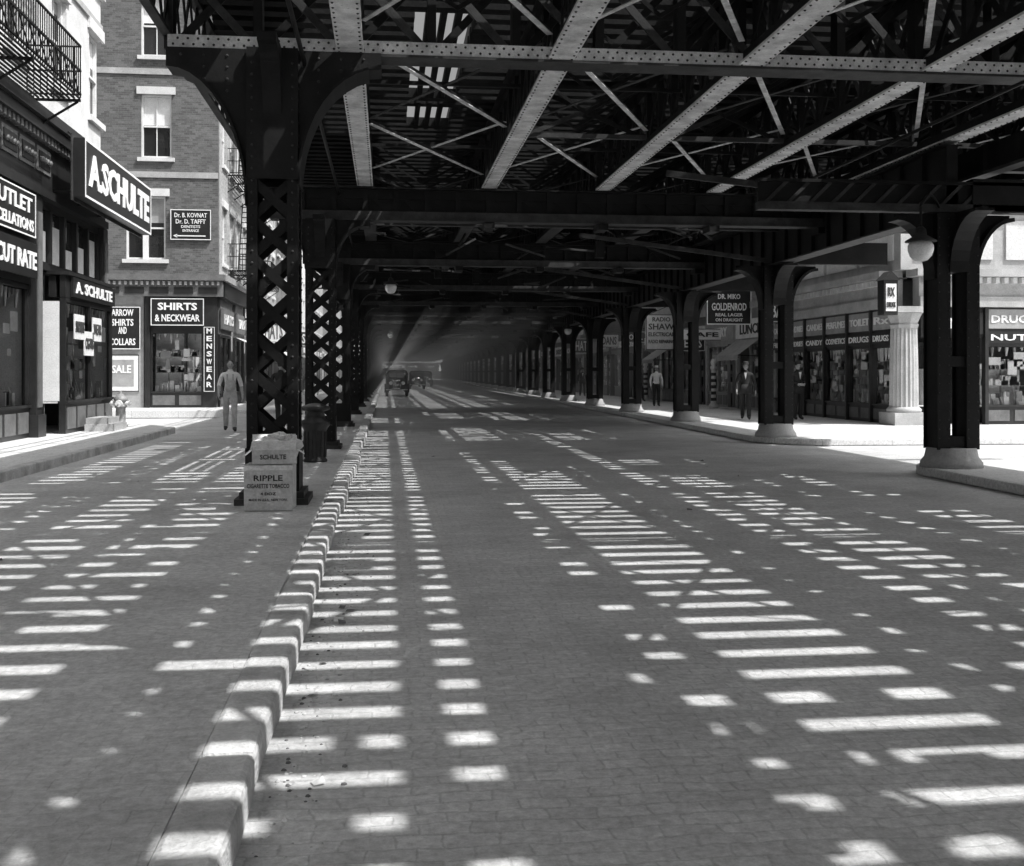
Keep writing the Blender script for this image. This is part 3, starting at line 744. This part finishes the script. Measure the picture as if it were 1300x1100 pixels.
# ------------------------------------------------------------ Right side: drug store
XD,YD=14.3,29.4
B=empty('drugstore_building',(XD,YD,0)); 
def zf_shop(F,L,bays,name,ent=None,start=0):
    m=MB(F)
    x=start
    for (w,kind,t1,t2) in bays:
        if kind=='w':
            shopwin(m,x,x+w,ZR,.7,2.35,WOOD,1,dens=2.4,back=PALE)
            m.box(x,x+w,.001,.14,2.43,3.45,WOOD)
            signb(m,x+.06,x+w-.06,2.45,2.78,-.05,-.001,SIGN,None); m.text(t2,x+.14,x+w-.14,2.52,2.70,-.052,LETTER,.02)
            m.box(x+.08,x+w-.08,-.03,-.001,2.86,3.4,GREY); m.text(t1,x+.16,x+w-.16,3.02,3.24,-.035,LETTER,.02)
            m.box(x-.05,x+.05,-.1,.1,ZR,3.45,WOOD)
        elif kind=='d':
            m.box(x,x+w,.001,.14,2.6,3.45,WOOD); m.box(x+.1,x+w-.1,.9,.95,ZR,2.5,WOOD); m.box(x+.25,x+w/2-.05,.88,.899,.9,2.35,WGLASS); m.box(x+w/2+.05,x+w-.25,.88,.899,.9,2.35,WGLASS)
            signb(m,x+.1,x+w-.1,2.7,3.3,-.06,-.001,SIGN,None); m.text(t1,x+.3,x+w-.3,2.85,3.15,-.065,LETTER)
        x+=w
    m.box(start,x,1.3,1.35,0,4.3,INTER)
    m.box(start-.1,x,-.16,.3,3.46,3.75,STONE2); m.box(start-.1,x,-.08,.3,3.75,4.3,STONE2); m.box(start-.3,x,-.4,.3,4.3,4.5,STONE2)
    dentils(m,start,x,4.12,STONE,.26,.12,.16,.24)
    return m
m=zf_shop(frame(XD,YD+10.2,-90),10,[(1.5,'w','CAMERAS','FILMS'),(1.7,'w','SUNDRIES','SUNDRIES'),(1.7,'w','CANDIES','CANDY'),(1.8,'w','PERFUMES','COSMETICS'),(1.7,'w','TOILET','DRUGS'),(1.3,'w','Rx','DRUGS')],'a')
m.build('shopfront_avenue',B)
m=zf_shop(frame(XD,YD,0),10,[(1.9,'d','FOUNTAIN',''),(1.6,'w','DRUGS','NUTS'),(.4,'p','',''),(2.2,'w','CIGARS','CANDY'),(.4,'p','',''),(2.4,'w','SODA','LUNCH')],'b',start=.6)
m.build('shopfront_side',B)
m=MB()
def pilaster(x,y,r,z1):
    m.box(x-r*1.25,x+r*1.25,y-r*1.25,y+r*1.25,ZR,ZR+.35,STONE2)
    m.lathe((x,y,ZR+.35),[(r*1.15,0),(r*1.2,.08),(r,.16)],STONE2,24)
    m.lathe((x,y,ZR+.5),[(r,0),(r*.97,(z1-ZR-1.1)*.5),(r*.9,z1-ZR-1.1)],STONE2,40,flute=.09)
    m.lathe((x,y,z1-.6),[(r*.95,0),(r*1.05,.1),(r*.95,.14),(r*1.25,.4),(r*1.3,.42)],STONE2,16,flute=.12)
    m.box(x-r*1.3,x+r*1.3,y-r*1.3,y+r*1.3,z1-.17,z1,STONE2)
pilaster(XD+.15,YD+.12,.40,3.45); pilaster(XD+4.3,YD+.05,.24,3.45); pilaster(XD+6.95,YD+.05,.24,3.45); pilaster(XD+.1,YD+10.3,.3,3.45)
m.build('columns',B)
m=MB(frame(XD,YD,0)); m.box(0,14,0,.3,4.5,6.2,STONE2); m.box(.31,14,.31,10.4,4.51,6.2,STONE2); m.box(1.4,14,1.4,10.4,0,4.5,STONE2); m.box(-.2,14,-.2,10.5,6.2,6.5,STONE)
for i in range(5): m.box(.4+i*2.7,2.7+i*2.7,-.05,-.002,4.8,5.9,STONE)
m.M=frame(XD,YD+10.4,-90); m.box(0,10.09,0,.3,4.5,6.2,STONE2)
for i in range(4): m.box(.3+i*2.5,2.5+i*2.5,-.05,-.002,4.8,5.9,STONE)
m.build('upper_walls',B)
def f(m): m.box(-.75,-.35,-.55,-.15,3.2,4.15,SIGN); m.box(-.7,-.4,-.57,-.551,3.3,4.05,WHITE); m.text('RX',-.65,-.45,3.7,3.95,-.58,INK,.03); m.text('DRUGS',-.67,-.43,3.4,3.55,-.58,INK,.02); m.prism([(-.8,4.15),(-.3,4.15),(-.55,4.4)],-.6,-.1,SIGN); m.box(-.55,0,-.37,-.33,4.2,4.24,IRON)
sign_obj('drugstore_lantern_sign',frame(XD,YD,0),f,(XD-.5,YD-.4,3.7))
Y=YD+10.5
for i,(L,H,wm) in enumerate(((13,6.6,BRICK2),(12,7.4,STONE2),(15,7.4,BRICK),(17,7.5,STONE),(20,7.8,BRICK2),(24,8,BRICK),(50,8,STONE),(80,8,BRICK2))):
    block('brick_building' if wm in(BRICK,BRICK2) else 'stone_building',XD+.1,Y,1,L-.05,H,4.4,wm,seed=41+i); Y+=L
block('brick_building',XD,-16,1,26,6.5,4.4,BRICK,seed=77)
random.seed(5)
def f(m):
    signb(m,12.45,14.25,3.5,4.85,-.06,.06,SIGN,LETTER,.04)
    for t,z,h,a in(('DR. MIKO',4.5,.2,.3),('GOLDENROD',4.05,.3,.05),('REAL LAGER',3.82,.13,.2),('ON DRAUGHT',3.62,.13,.2)): m.text(t,12.6+a,14.1-a,z,z+h,-.07,LETTER,.02)
    m.beam((14.3,0,5.4),(12.6,0,4.85),.03,.03,IRON)
sign_obj('projecting_sign',frame(0,42,0),f,(13.3,42,4.2))
def f(m):
    signb(m,12.75,14.3,2.75,4.5,-.06,.06,WHITE,INK,.04)
    for t,z,h,a in(('RADIO',4.15,.22,.2),('SHAW',3.75,.3,0),('ELECTRICAL',3.42,.2,0),('RADIO REPAIRING',3.08,.17,0)): m.text(t,12.88+a,14.18-a,z,z+h,-.07,INK,.02)
    m.beam((14.3,0,5.1),(12.9,0,4.5),.03,.03,IRON)
sign_obj('projecting_sign',frame(0,53.4,0),f,(13.5,53.4,3.6))
for (y,x0,x1,z0,z1,t,mt,lt) in((46,12.6,14.3,3.0,3.5,'CAFE',WHITE,INK),(48.5,13.2,14.3,2.6,3.3,'EATS',SIGN,LETTER),(37.5,13.3,14.2,3.4,4.2,'BAR',SIGN,LETTER),(60,13,14.3,3.3,3.9,'HOTEL',SIGN,LETTER),(67,12.9,14.3,3.2,4.0,'LOANS',WHITE,INK),(76,13,14.3,3,4,'HATS',SIGN,LETTER)):
    def f(m): signb(m,x0,x1,z0,z1,-.05,.05,mt,lt,.03); m.text(t,x0+.15,x1-.15,z0+.15,z1-.15,-.06,lt,.02)
    sign_obj('projecting_sign',frame(0,y,0),f,((x0+x1)/2,y,z0))
for (y,x0,x1,z0,z1,t,mt,lt) in((50,XB,XB+1.3,3.9,4.6,'LIBERTY',SIGN,LETTER),(58,XB,XB+1.2,3.2,4.4,'HATS',WHITE,INK),(70,XB,XB+1.5,3.3,4.2,'SUITS',SIGN,LETTER)):
    def f(m): signb(m,x0,x1,z0,z1,-.05,.05,mt,lt,.03); m.text(t,x0+.15,x1-.15,z0+.15,z1-.15,-.06,lt,.02)
    sign_obj('projecting_sign',frame(0,y,0),f,((x0+x1)/2,y,z0))
for(x,y) in((13.5,44.5),(13.6,57)):
    m=MB(); m.lathe((x,y,ZR),[(.2,0),(.2,.12),(.12,.2),(.12,.3)],WHITE,16)
    for i in range(10): m.lathe((x,y,ZR+.3+i*.13),[(.1,0),(.1,.13)],[INK,WHITE][i%2],16)
    m.lathe((x,y,ZR+1.6),[(.12,0),(.14,.05),(.14,.12),(.08,.16),(.12,.24),(.13,.32),(.08,.42),(.01,.45)],WHITE,16); m.build('barber_pole',None,(x,y,ZR))
# ------------------------------------------------------------ hydrants
def hydrant(x,y,z,mat,cap,s=1.0,fat=1.0):
    m=MB(); k=s*fat
    m.lathe((x,y,z),[(.17*k,0),(.17*k,.05*s),(.12*k,.07*s),(.115*k,.45*s),(.14*k,.47*s),(.14*k,.52*s),(.12*k,.53*s),(.125*k,.62*s),(.16*k,.64*s),(.16*k,.68*s),(.12*k,.74*s),(.06*k,.80*s),(.03*k,.81*s),(.03*k,.87*s)],mat,24)
    for d in((1,0),(-1,0),(0,-1)):
        r=.055*k if d[0] else .075*k
        m.cyl((x+d[0]*.1*k,y+d[1]*.1*k,z+.57*s),(x+d[0]*.2*k,y+d[1]*.2*k,z+.57*s),r,r,cap,12); m.cyl((x+d[0]*.2*k,y+d[1]*.2*k,z+.57*s),(x+d[0]*.23*k,y+d[1]*.23*k,z+.57*s),r*1.2,r*1.1,cap,8); m.cyl((x+d[0]*.23*k,y+d[1]*.23*k,z+.57*s),(x+d[0]*.26*k,y+d[1]*.26*k,z+.57*s),.02*k,.02*k,cap,6)
    m.build('fire_hydrant',None,(x,y,z))
hydrant(-6.45,27.9,ZS,HYDP,WHITE,1.0,1.0)
x,y,z=-1.15,18.3,ZL
m=MB(); m.lathe((x,y,z),[(.19,0),(.2,.03),(.17,.06),(.18,.5),(.2,.55),(.24,.6),(.24,.66),(.17,.7),(.14,.82),(.2,.84),(.24,.86),(.24,.9),(.1,.95),(.02,.96)],HYD,28)
for i in range(14):
    t=i/14*6.283; m.beam((x+.175*math.cos(t),y+.175*math.sin(t),z+.08),(x+.185*math.cos(t),y+.185*math.sin(t),z+.5),.02,.015,IRON2)
m.build('fire_hydrant',None,(x,y,z))
# ------------------------------------------------------------ cartons
def carton(cx,cy,z,w,d,h,rot,name,texts,mat,flaps=0):
    M=Matrix.Translation((cx,cy,z))@Matrix.Rotation(math.radians(rot),4,'Z'); m=MB(M)
    t=.008
    m.box(-w/2,w/2,-d/2,-d/2+t,0,h,mat); m.box(-w/2,w/2,d/2-t,d/2,0,h,mat); m.box(-w/2,-w/2+t,-d/2+t,d/2-t,0,h,mat); m.box(w/2-t,w/2,-d/2+t,d/2-t,0,h,mat)
    m.box(-w/2+t,w/2-t,-d/2+t,d/2-t,0,.01,mat)
    if not flaps: m.box(-w/2,w/2,-d/2,-.002,h,h+.006,mat); m.box(-w/2,w/2,.002,d/2,h,h+.006,mat); m.box(-w/2-.001,w/2+.001,-d/2-.001,-d/2,h-.05,h-.001,CARD2)
    else:
        m.beam((0,-d/2,h),(0,-d/2-.10,h+.10),w*.96,.006,CARD2); m.beam((0,d/2,h),(0,d/2+.1,h+.14),w,.006,CARD2)
        m.beam((-w/2,0,h),(-w/2-.07,0,h-.06),d*.9,.006,CARD2); m.beam((w/2,0,h),(w/2+.08,0,h-.05),d*.9,.006,CARD2)
    for s,x0,x1,z0,z1 in texts: m.text(s,x0,x1,z0,z1,-d/2-.003,INK,.02,.001)
    return m.build(name,None,(cx,cy,z))
zl=ZL+.01
carton(-1.22,11.95,zl,.5,.36,.47,-2,'cardboard_box',[('RIPPLE',-.15,.15,.31,.37),('CIGARETTE TOBACCO',-.22,.22,.235,.28),('MADE IN U.S.A.  NEW YORK',-.2,.2,.10,.125),('4 DOZ',-.08,.08,.16,.19)],CARD)
carton(-1.18,11.95,zl+.485,.46,.33,.15,6,'cardboard_box',[('SCHULTE',-.15,.12,.05,.10)],CARD,1)
random.seed(9)
m=MB()
for (cx,cy,cz,rx_,ry_,rz_,mt) in((-1.28,11.9,zl+.68,.17,.12,.09,PALE),(-1.0,11.95,zl+.66,.12,.12,.12,CARD),(-1.15,12.05,zl+.74,.12,.1,.07,CARD2)):
    vs=[];n=9
    for j in range(7):
        for i in range(n):
            a=2*math.pi*i/n;b=-math.pi/2+math.pi*(j+.0)/6; k=U(.72,1.15)
            vs.append((cx+rx_*k*math.cos(a)*math.cos(b),cy+ry_*k*math.sin(a)*math.cos(b),cz+rz_*k*math.sin(b)))
    m.add(vs,[(j*n+i,j*n+(i+1)%n,(j+1)*n+(i+1)%n,(j+1)*n+i) for j in range(6) for i in range(n)],mt)
m.build('crumpled_paper',None,(-1.2,11.95,zl+.6))
# ------------------------------------------------------------ people
def person(x,y,z,head,pose,top,bot,hat=None,H=1.75,hairm=HAIR,apron=None,skirt=False):
    s=H/1.75; J={};E=[];lab={}
    J['pel']=(0,0,.96,.135,.10); J['sp']=(0,.01,1.12,.13,.095); J['ch']=(0,.0,1.32,.155,.11); J['nk']=(0,.01,1.47,.075,.07); J['hd']=(0,-.01,1.58,.055,.06)
    E+= [('pel','sp','t'),('sp','ch','t'),('ch','nk','t'),('nk','hd','s')]
    for sd,q in(('L',1),('R',-1)):
        p=pose[sd]
        J['hip'+sd]=(.095*q,0,.90,.10,.095); J['kn'+sd]=(.1*q,p['kn'][0],p['kn'][1],.078,.078); J['an'+sd]=(.1*q,p['an'][0],p['an'][1],.060,.066); J['to'+sd]=(.12*q,p['to'][0],p['to'][1],.042,.032)
        J['sh'+sd]=(.185*q,.01,1.42,.07,.065); J['el'+sd]=(p['el'][0]*q,p['el'][1],p['el'][2],.052,.052); J['wr'+sd]=(p['wr'][0]*q,p['wr'][1],p['wr'][2],.032,.030)
        w=Vector(J['wr'+sd][:3]); d=(w-Vector(J['el'+sd][:3])).normalized(); pm=w+d*.06
        J['pa'+sd]=(*pm,.036,.022)
        E+=[('pel','hip'+sd,'b'),('hip'+sd,'kn'+sd,'b'),('kn'+sd,'an'+sd,'b'),('an'+sd,'to'+sd,'f'),('ch','sh'+sd,'t'),('sh'+sd,'el'+sd,'t'),('el'+sd,'wr'+sd,p.get('sl','t')),('wr'+sd,'pa'+sd,'s')]
        sdv=Vector((0,1,0)) if abs(d.y)<.8 else Vector((0,0,1))
        for i in range(4):
            o=sdv*(-.03+.02*i); L=(.065,.08,.085,.07)[i]; a=pm+d*.025+o; b=a+d*L*.6+Vector((-.01*q,0,0)); c=b+d*L*.5+Vector((-.02*q,0,0))
            for nm,v,r in(('a',a,.011),('b',b,.0095),('c',c,.008)): J[f'f{i}{nm}{sd}']=(*v,r,r)
            E+=[('pa'+sd,f'f{i}a{sd}','s'),(f'f{i}a{sd}',f'f{i}b{sd}','s'),(f'f{i}b{sd}',f'f{i}c{sd}','s')]
        a=w+d*.03-sdv*.045; b=a+d*.045-sdv*.015
        J['ta'+sd]=(*a,.012,.012); J['tb'+sd]=(*b,.009,.009); E+=[('wr'+sd,'ta'+sd,'s'),('ta'+sd,'tb'+sd,'s')]
    names=list(J); me=bpy.data.meshes.new('p'); me.from_pydata([Vector(J[n][:3]) for n in names],[(names.index(a),names.index(b)) for a,b,_ in E],[])
    ob=bpy.data.objects.new('p',me); scene.collection.objects.link(ob)
    ob.modifiers.new('s','SKIN'); sb=ob.modifiers.new('u','SUBSURF'); sb.levels=2; sb.render_levels=2
    for i,n in enumerate(names): 
        me.skin_vertices[0].data[i].radius=J[n][3:5]; me.skin_vertices[0].data[i].use_root=(n=='pel')
    dg=bpy.context.evaluated_depsgraph_get(); r=bpy.data.meshes.new_from_object(ob.evaluated_get(dg))
    M=Matrix.Translation((x,y,z))@Matrix.Rotation(math.radians(head),4,'Z')@Matrix.Scale(s,4)
    m=MB(M); V=[v.co.copy() for v in r.vertices]
    mats={'t':top,'b':bot,'s':SKIN,'f':SHOE}
    segs=[(Vector(J[a][:3]),Vector(J[b][:3]),l,(J[a][3]+J[b][3])/2) for a,b,l in E]
    groups={}
    for p in r.polygons:
        c=Vector(p.center);best=9;bl='t'
        for a,b,l,rr in segs:
            ab=b-a;t=max(0,min(1,(c-a).dot(ab)/ab.dot(ab)));dd=(c-a-ab*t).length/ (rr+.03)
            if dd<best:best=dd;bl=l
        if bl=='t' and c.z<.99 and abs(c.x)<.17: bl='b'
        if bl=='b' and c.z<.075: bl='f'
        groups.setdefault(bl,[]).append(tuple(p.vertices))
    for k,fs in groups.items():
        used=sorted({i for f_ in fs for i in f_}); mp={o:i for i,o in enumerate(used)}
        m.add([V[i] for i in used],[tuple(mp[i] for i in f_) for f_ in fs],mats[k],True)
    bpy.data.objects.remove(ob); bpy.data.meshes.remove(me); bpy.data.meshes.remove(r)
    hc=Vector((0,-.015,1.645)); vs=[];n=20;rn=14
    for j in range(rn+1):
        b=-math.pi/2+math.pi*j/rn
        for i in range(n):
            a=2*math.pi*i/n; X=.074*math.cos(a)*math.cos(b);Yy=.092*math.sin(a)*math.cos(b);Z=.115*math.sin(b)
            if Z<0: X*=1-.35*(-Z/.115); Yy=Yy*(1-.15*(-Z/.115))-.012*(-Z/.115)
            if Yy<-.05 and abs(X)<.018 and -.045<Z<.02: Yy-=.022*(1-abs(Z+.02)/.05)
            if Yy<-.06 and .005<Z<.035 and .015<abs(X)<.045: Yy+=.008
            vs.append(hc+Vector((X,Yy,Z)))
    fs=[(j*n+i,j*n+(i+1)%n,(j+1)*n+(i+1)%n,(j+1)*n+i) for j in range(rn) for i in range(n)]
    m.add(vs,fs,SKIN,True)
    for q in(-1,1):
        m.lathe((q*.03,-.098,1.66),[(.001,-.008),(.012,0),(.001,.008)],HAIR,8,1,.5); m.lathe((q*.076,-.01,1.64),[(.004,-.03),(.014,-.01),(.018,.015),(.004,.03)],SKIN,8,.5,1)
    m.box(-.025,.025,-.104,-.095,1.592,1.598,HAIR)
    m.lathe((0,.016,1.672),[(.076,-.04),(.086,0),(.081,.05),(.058,.09),(.01,.108)],hairm,18,1,1.14)
    if hat=='fedora':
        m.lathe((0,-.005,1.70),[(.155,.0),(.158,.008),(.09,.014),(.088,.06),(.075,.105),(.03,.11),(.005,.10)],top if top is DARKC else MIDC,22,1,1.15)
    if hat=='straw':
        m.lathe((0,-.005,1.70),[(.15,.0),(.15,.012),(.088,.013),(.086,.09),(.08,.095),(.005,.096)],STRAW,22,1,1.12)
    if hat=='cap':
        m.lathe((0,0,1.69),[(.09,0),(.105,.03),(.095,.06),(.03,.078),(.004,.08)],MIDC,18,1,1.15); m.box(-.06,.06,-.17,-.08,1.69,1.70,MIDC)
    if apron:
        for q in(-1,1): m.box(q*.05,q*.09,-.128,-.118,1.25,1.42,apron)
        m.loft([(-.142,0,.11,1.02,1.26),(-.118,0,.12,1.0,1.27)],apron,12,.3)
        m.box(-.17,.17,-.118,-.10,.98,1.0,apron)
    if skirt:
        m.lathe((0,0,0),[(.22,.42),(.2,.6),(.17,.85),(.14,1.02)],bot,18,1,.8)
    if top is DARKC:
        m.lathe((0,0,0),[(.215,.80),(.20,.95),(.18,1.1)],top,18,1,.72)
        m.prism([(-.045,1.46),(.045,1.46),(0,1.24)],-.128,-.112,SHIRT)
    m.lathe((0,.005,1.475),[(.072,-.02),(.078,0),(.066,.02)],SHIRT if top is DARKC else top,14,1,.95)
    m.build('man' if not skirt else 'woman',None,(x,y,z))
walk={'L':dict(kn=(-.16,.52),an=(-.20,.10),to=(-.34,.045),el=(.27,.08,1.14),wr=(.29,.02,.90)),
      'R':dict(kn=(.03,.50),an=(.22,.13),to=(.12,.045),el=(.27,-.02,1.14),wr=(.27,-.16,.93))}
walk1={k:dict(v) for k,v in walk.items()}
for k in walk1: walk1[k]['sl']='s'
stand={k:dict(kn=(-.01,.50),an=(.02,.085),to=(-.12,.04),el=(.26,.03,1.14),wr=(.26,-.05,.90)) for k in 'LR'}
bent={k:dict(v) for k,v in stand.items()}
for k in bent: bent[k]['el']=(.28,.08,1.16); bent[k]['wr']=(.12,-.16,1.10); bent[k]['sl']='t'
person(-3.83,27.9,ZL,8,walk1,SHIRT,DENIM,None,1.76,apron=DENIM)
person(-2.75,29.5,ZL,175,walk,DARKC,DARKC,'fedora',1.74)
person(-2.5,37.0,ZL,20,stand,MIDC,DARKC,'cap',1.7)
person(-4.9,41.5,ZS,40,stand,MIDC,MIDC,None,1.62,skirt=True)
person(11.1,33.2,ZR,-20,walk,DARKC,DARKC,'fedora',1.76)
person(12.7,33.0,ZR,15,bent,DARKC,DARKC,'fedora',1.78)
person(11.7,47.0,ZR,0,stand,SHIRT,DARKC,'straw',1.74)
person(12.8,55.0,ZR,30,walk,MIDC,DARKC,'fedora',1.72)
person(12.2,68.0,ZR,0,walk,DARKC,DARKC,'fedora',1.75)
# ------------------------------------------------------------ cars
def car(x,y,rot=0,name='parked_car',tall=1.0):
    M=Matrix.Translation((x,y,0))@Matrix.Rotation(math.radians(rot),4,'Z'); m=MB(M)
    m.loft([(-1.75,0,.30,.55,1.12),(-1.7,0,.34,.5,1.18),(-.7,0,.44,.48,1.26),(-.65,0,.60,.48,1.28)],CARB,16,.6)
    m.loft([(-.66,0,.70,.48,1.3),(-.5,0,.74,.46,1.72),(0,0,.78,.46,1.84),(1.1,0,.76,.46,1.82),(1.6,0,.66,.48,1.66),(1.75,0,.6,.55,1.2)],CARB,20,.35)
    m.box(-.52,.52,-.69,-.60,1.30,1.62,WGLASS); m.box(-.02,.02,-.70,-.69,1.3,1.62,CARB)
    for s in(-1,1):
        for a,b in((-.35,.3),(.4,1.1)): m.box(s*.765,s*.785,a,b,1.25,1.62,WGLASS)
    m.loft([(-1.80,0,.27,.52,1.14),(-1.76,0,.29,.5,1.17)],CHROME,16,.5)
    for i in range(9): m.box(-.22+i*.055-.008,-.22+i*.055+.008,-1.83,-1.801,.58,1.08,CARB)
    m.box(-.75,.75,-2.1,-2.04,.42,.5,CHROME); m.box(-.7,.7,1.95,2.0,.42,.5,CHROME)
    for s in(-1,1):
        m.cyl((s*.42,-1.95,.92),(s*.42,-1.72,.92),.13,.08,CHROME,16); m.cyl((s*.42,-1.965,.92),(s*.42,-1.951,.92),.12,.12,OPAL,16)
        m.box(s*.45,s*.82,-.75,.85,.36,.41,CARB)
        for yc in(-1.35,1.3):
            m.cyl((s*.62,yc,.36),(s*.78,yc,.36),.36,.36,TYRE,22); m.cyl((s*.77,yc,.36),(s*.79,yc,.36),.22,.2,GREY,16); m.cyl((s*.79,yc,.36),(s*.81,yc,.36),.08,.06,CHROME,10)
            for i in range(10):
                a0=math.radians(-15+i*19);a1=math.radians(-15+(i+1)*19)
                m.beam((s*.70,yc-math.cos(a0)*.45,.38+math.sin(a0)*.45),(s*.70,yc-math.cos(a1)*.45,.38+math.sin(a1)*.45),.30,.035,CARB,up=(0,0,1) if 3<i<6 else (0,1,1))
    m.build(name,None,(x,y,0))
car(.75,78,0,'vintage_car'); car(3.1,112,0,'vintage_car'); car(4.6,130,0,'vintage_car')
# ------------------------------------------------------------ haze of smoke and dust further down the avenue
hm=bpy.data.materials.new('street_haze'); hm.use_nodes=True; nt=hm.node_tree; nt.nodes.remove(nt.nodes['Principled BSDF'])
vsn=nt.nodes.new('ShaderNodeVolumeScatter'); vsn.inputs['Density'].default_value=.009; vsn.inputs['Color'].default_value=(1,1,1,1); nt.links.new(vsn.outputs[0],nt.nodes['Material Output'].inputs['Volume'])
g=MB(); g.box(-6.2,14.1,46,292,.02,6.2,hm); g.build('street_haze')
# ------------------------------------------------------------ light
sv=Vector((.48,-.30,.85)).normalized()
w=bpy.data.worlds.new('World'); scene.world=w; w.use_nodes=True
N=w.node_tree.nodes; L=w.node_tree.links
sky=N.new('ShaderNodeTexSky'); sky.sky_type='NISHITA'; sky.sun_disc=False
sky.sun_elevation=math.asin(sv.z); sky.sun_rotation=math.atan2(sv.x,sv.y); sky.dust_density=8; sky.air_density=1.5
bw=N.new('ShaderNodeRGBToBW'); L.new(sky.outputs[0],bw.inputs[0]); L.new(bw.outputs[0],N['Background'].inputs[0]); N['Background'].inputs[1].default_value=.15
sl=bpy.data.lights.new('sun','SUN'); sl.energy=5; sl.angle=math.radians(.5); sl.color=(1,.995,.985)
so=bpy.data.objects.new('sun',sl); so.rotation_euler=sv.to_track_quat('Z','Y').to_euler(); so.location=(20,-20,40); scene.collection.objects.link(so)
# ------------------------------------------------------------ camera
cd=bpy.data.cameras.new('camera'); co=bpy.data.objects.new('camera',cd); scene.collection.objects.link(co)
cd.sensor_width=36; cd.lens=1400/1300*36; cd.clip_end=4000; cd.clip_start=.05; cd.shift_y=-76/1300
co.location=(0,0,1.6); co.rotation_euler=(math.radians(90),0,-math.atan(160/1400)); scene.camera=co
scene.view_settings.view_transform='Standard'; scene.view_settings.look='None'; scene.view_settings.exposure=0
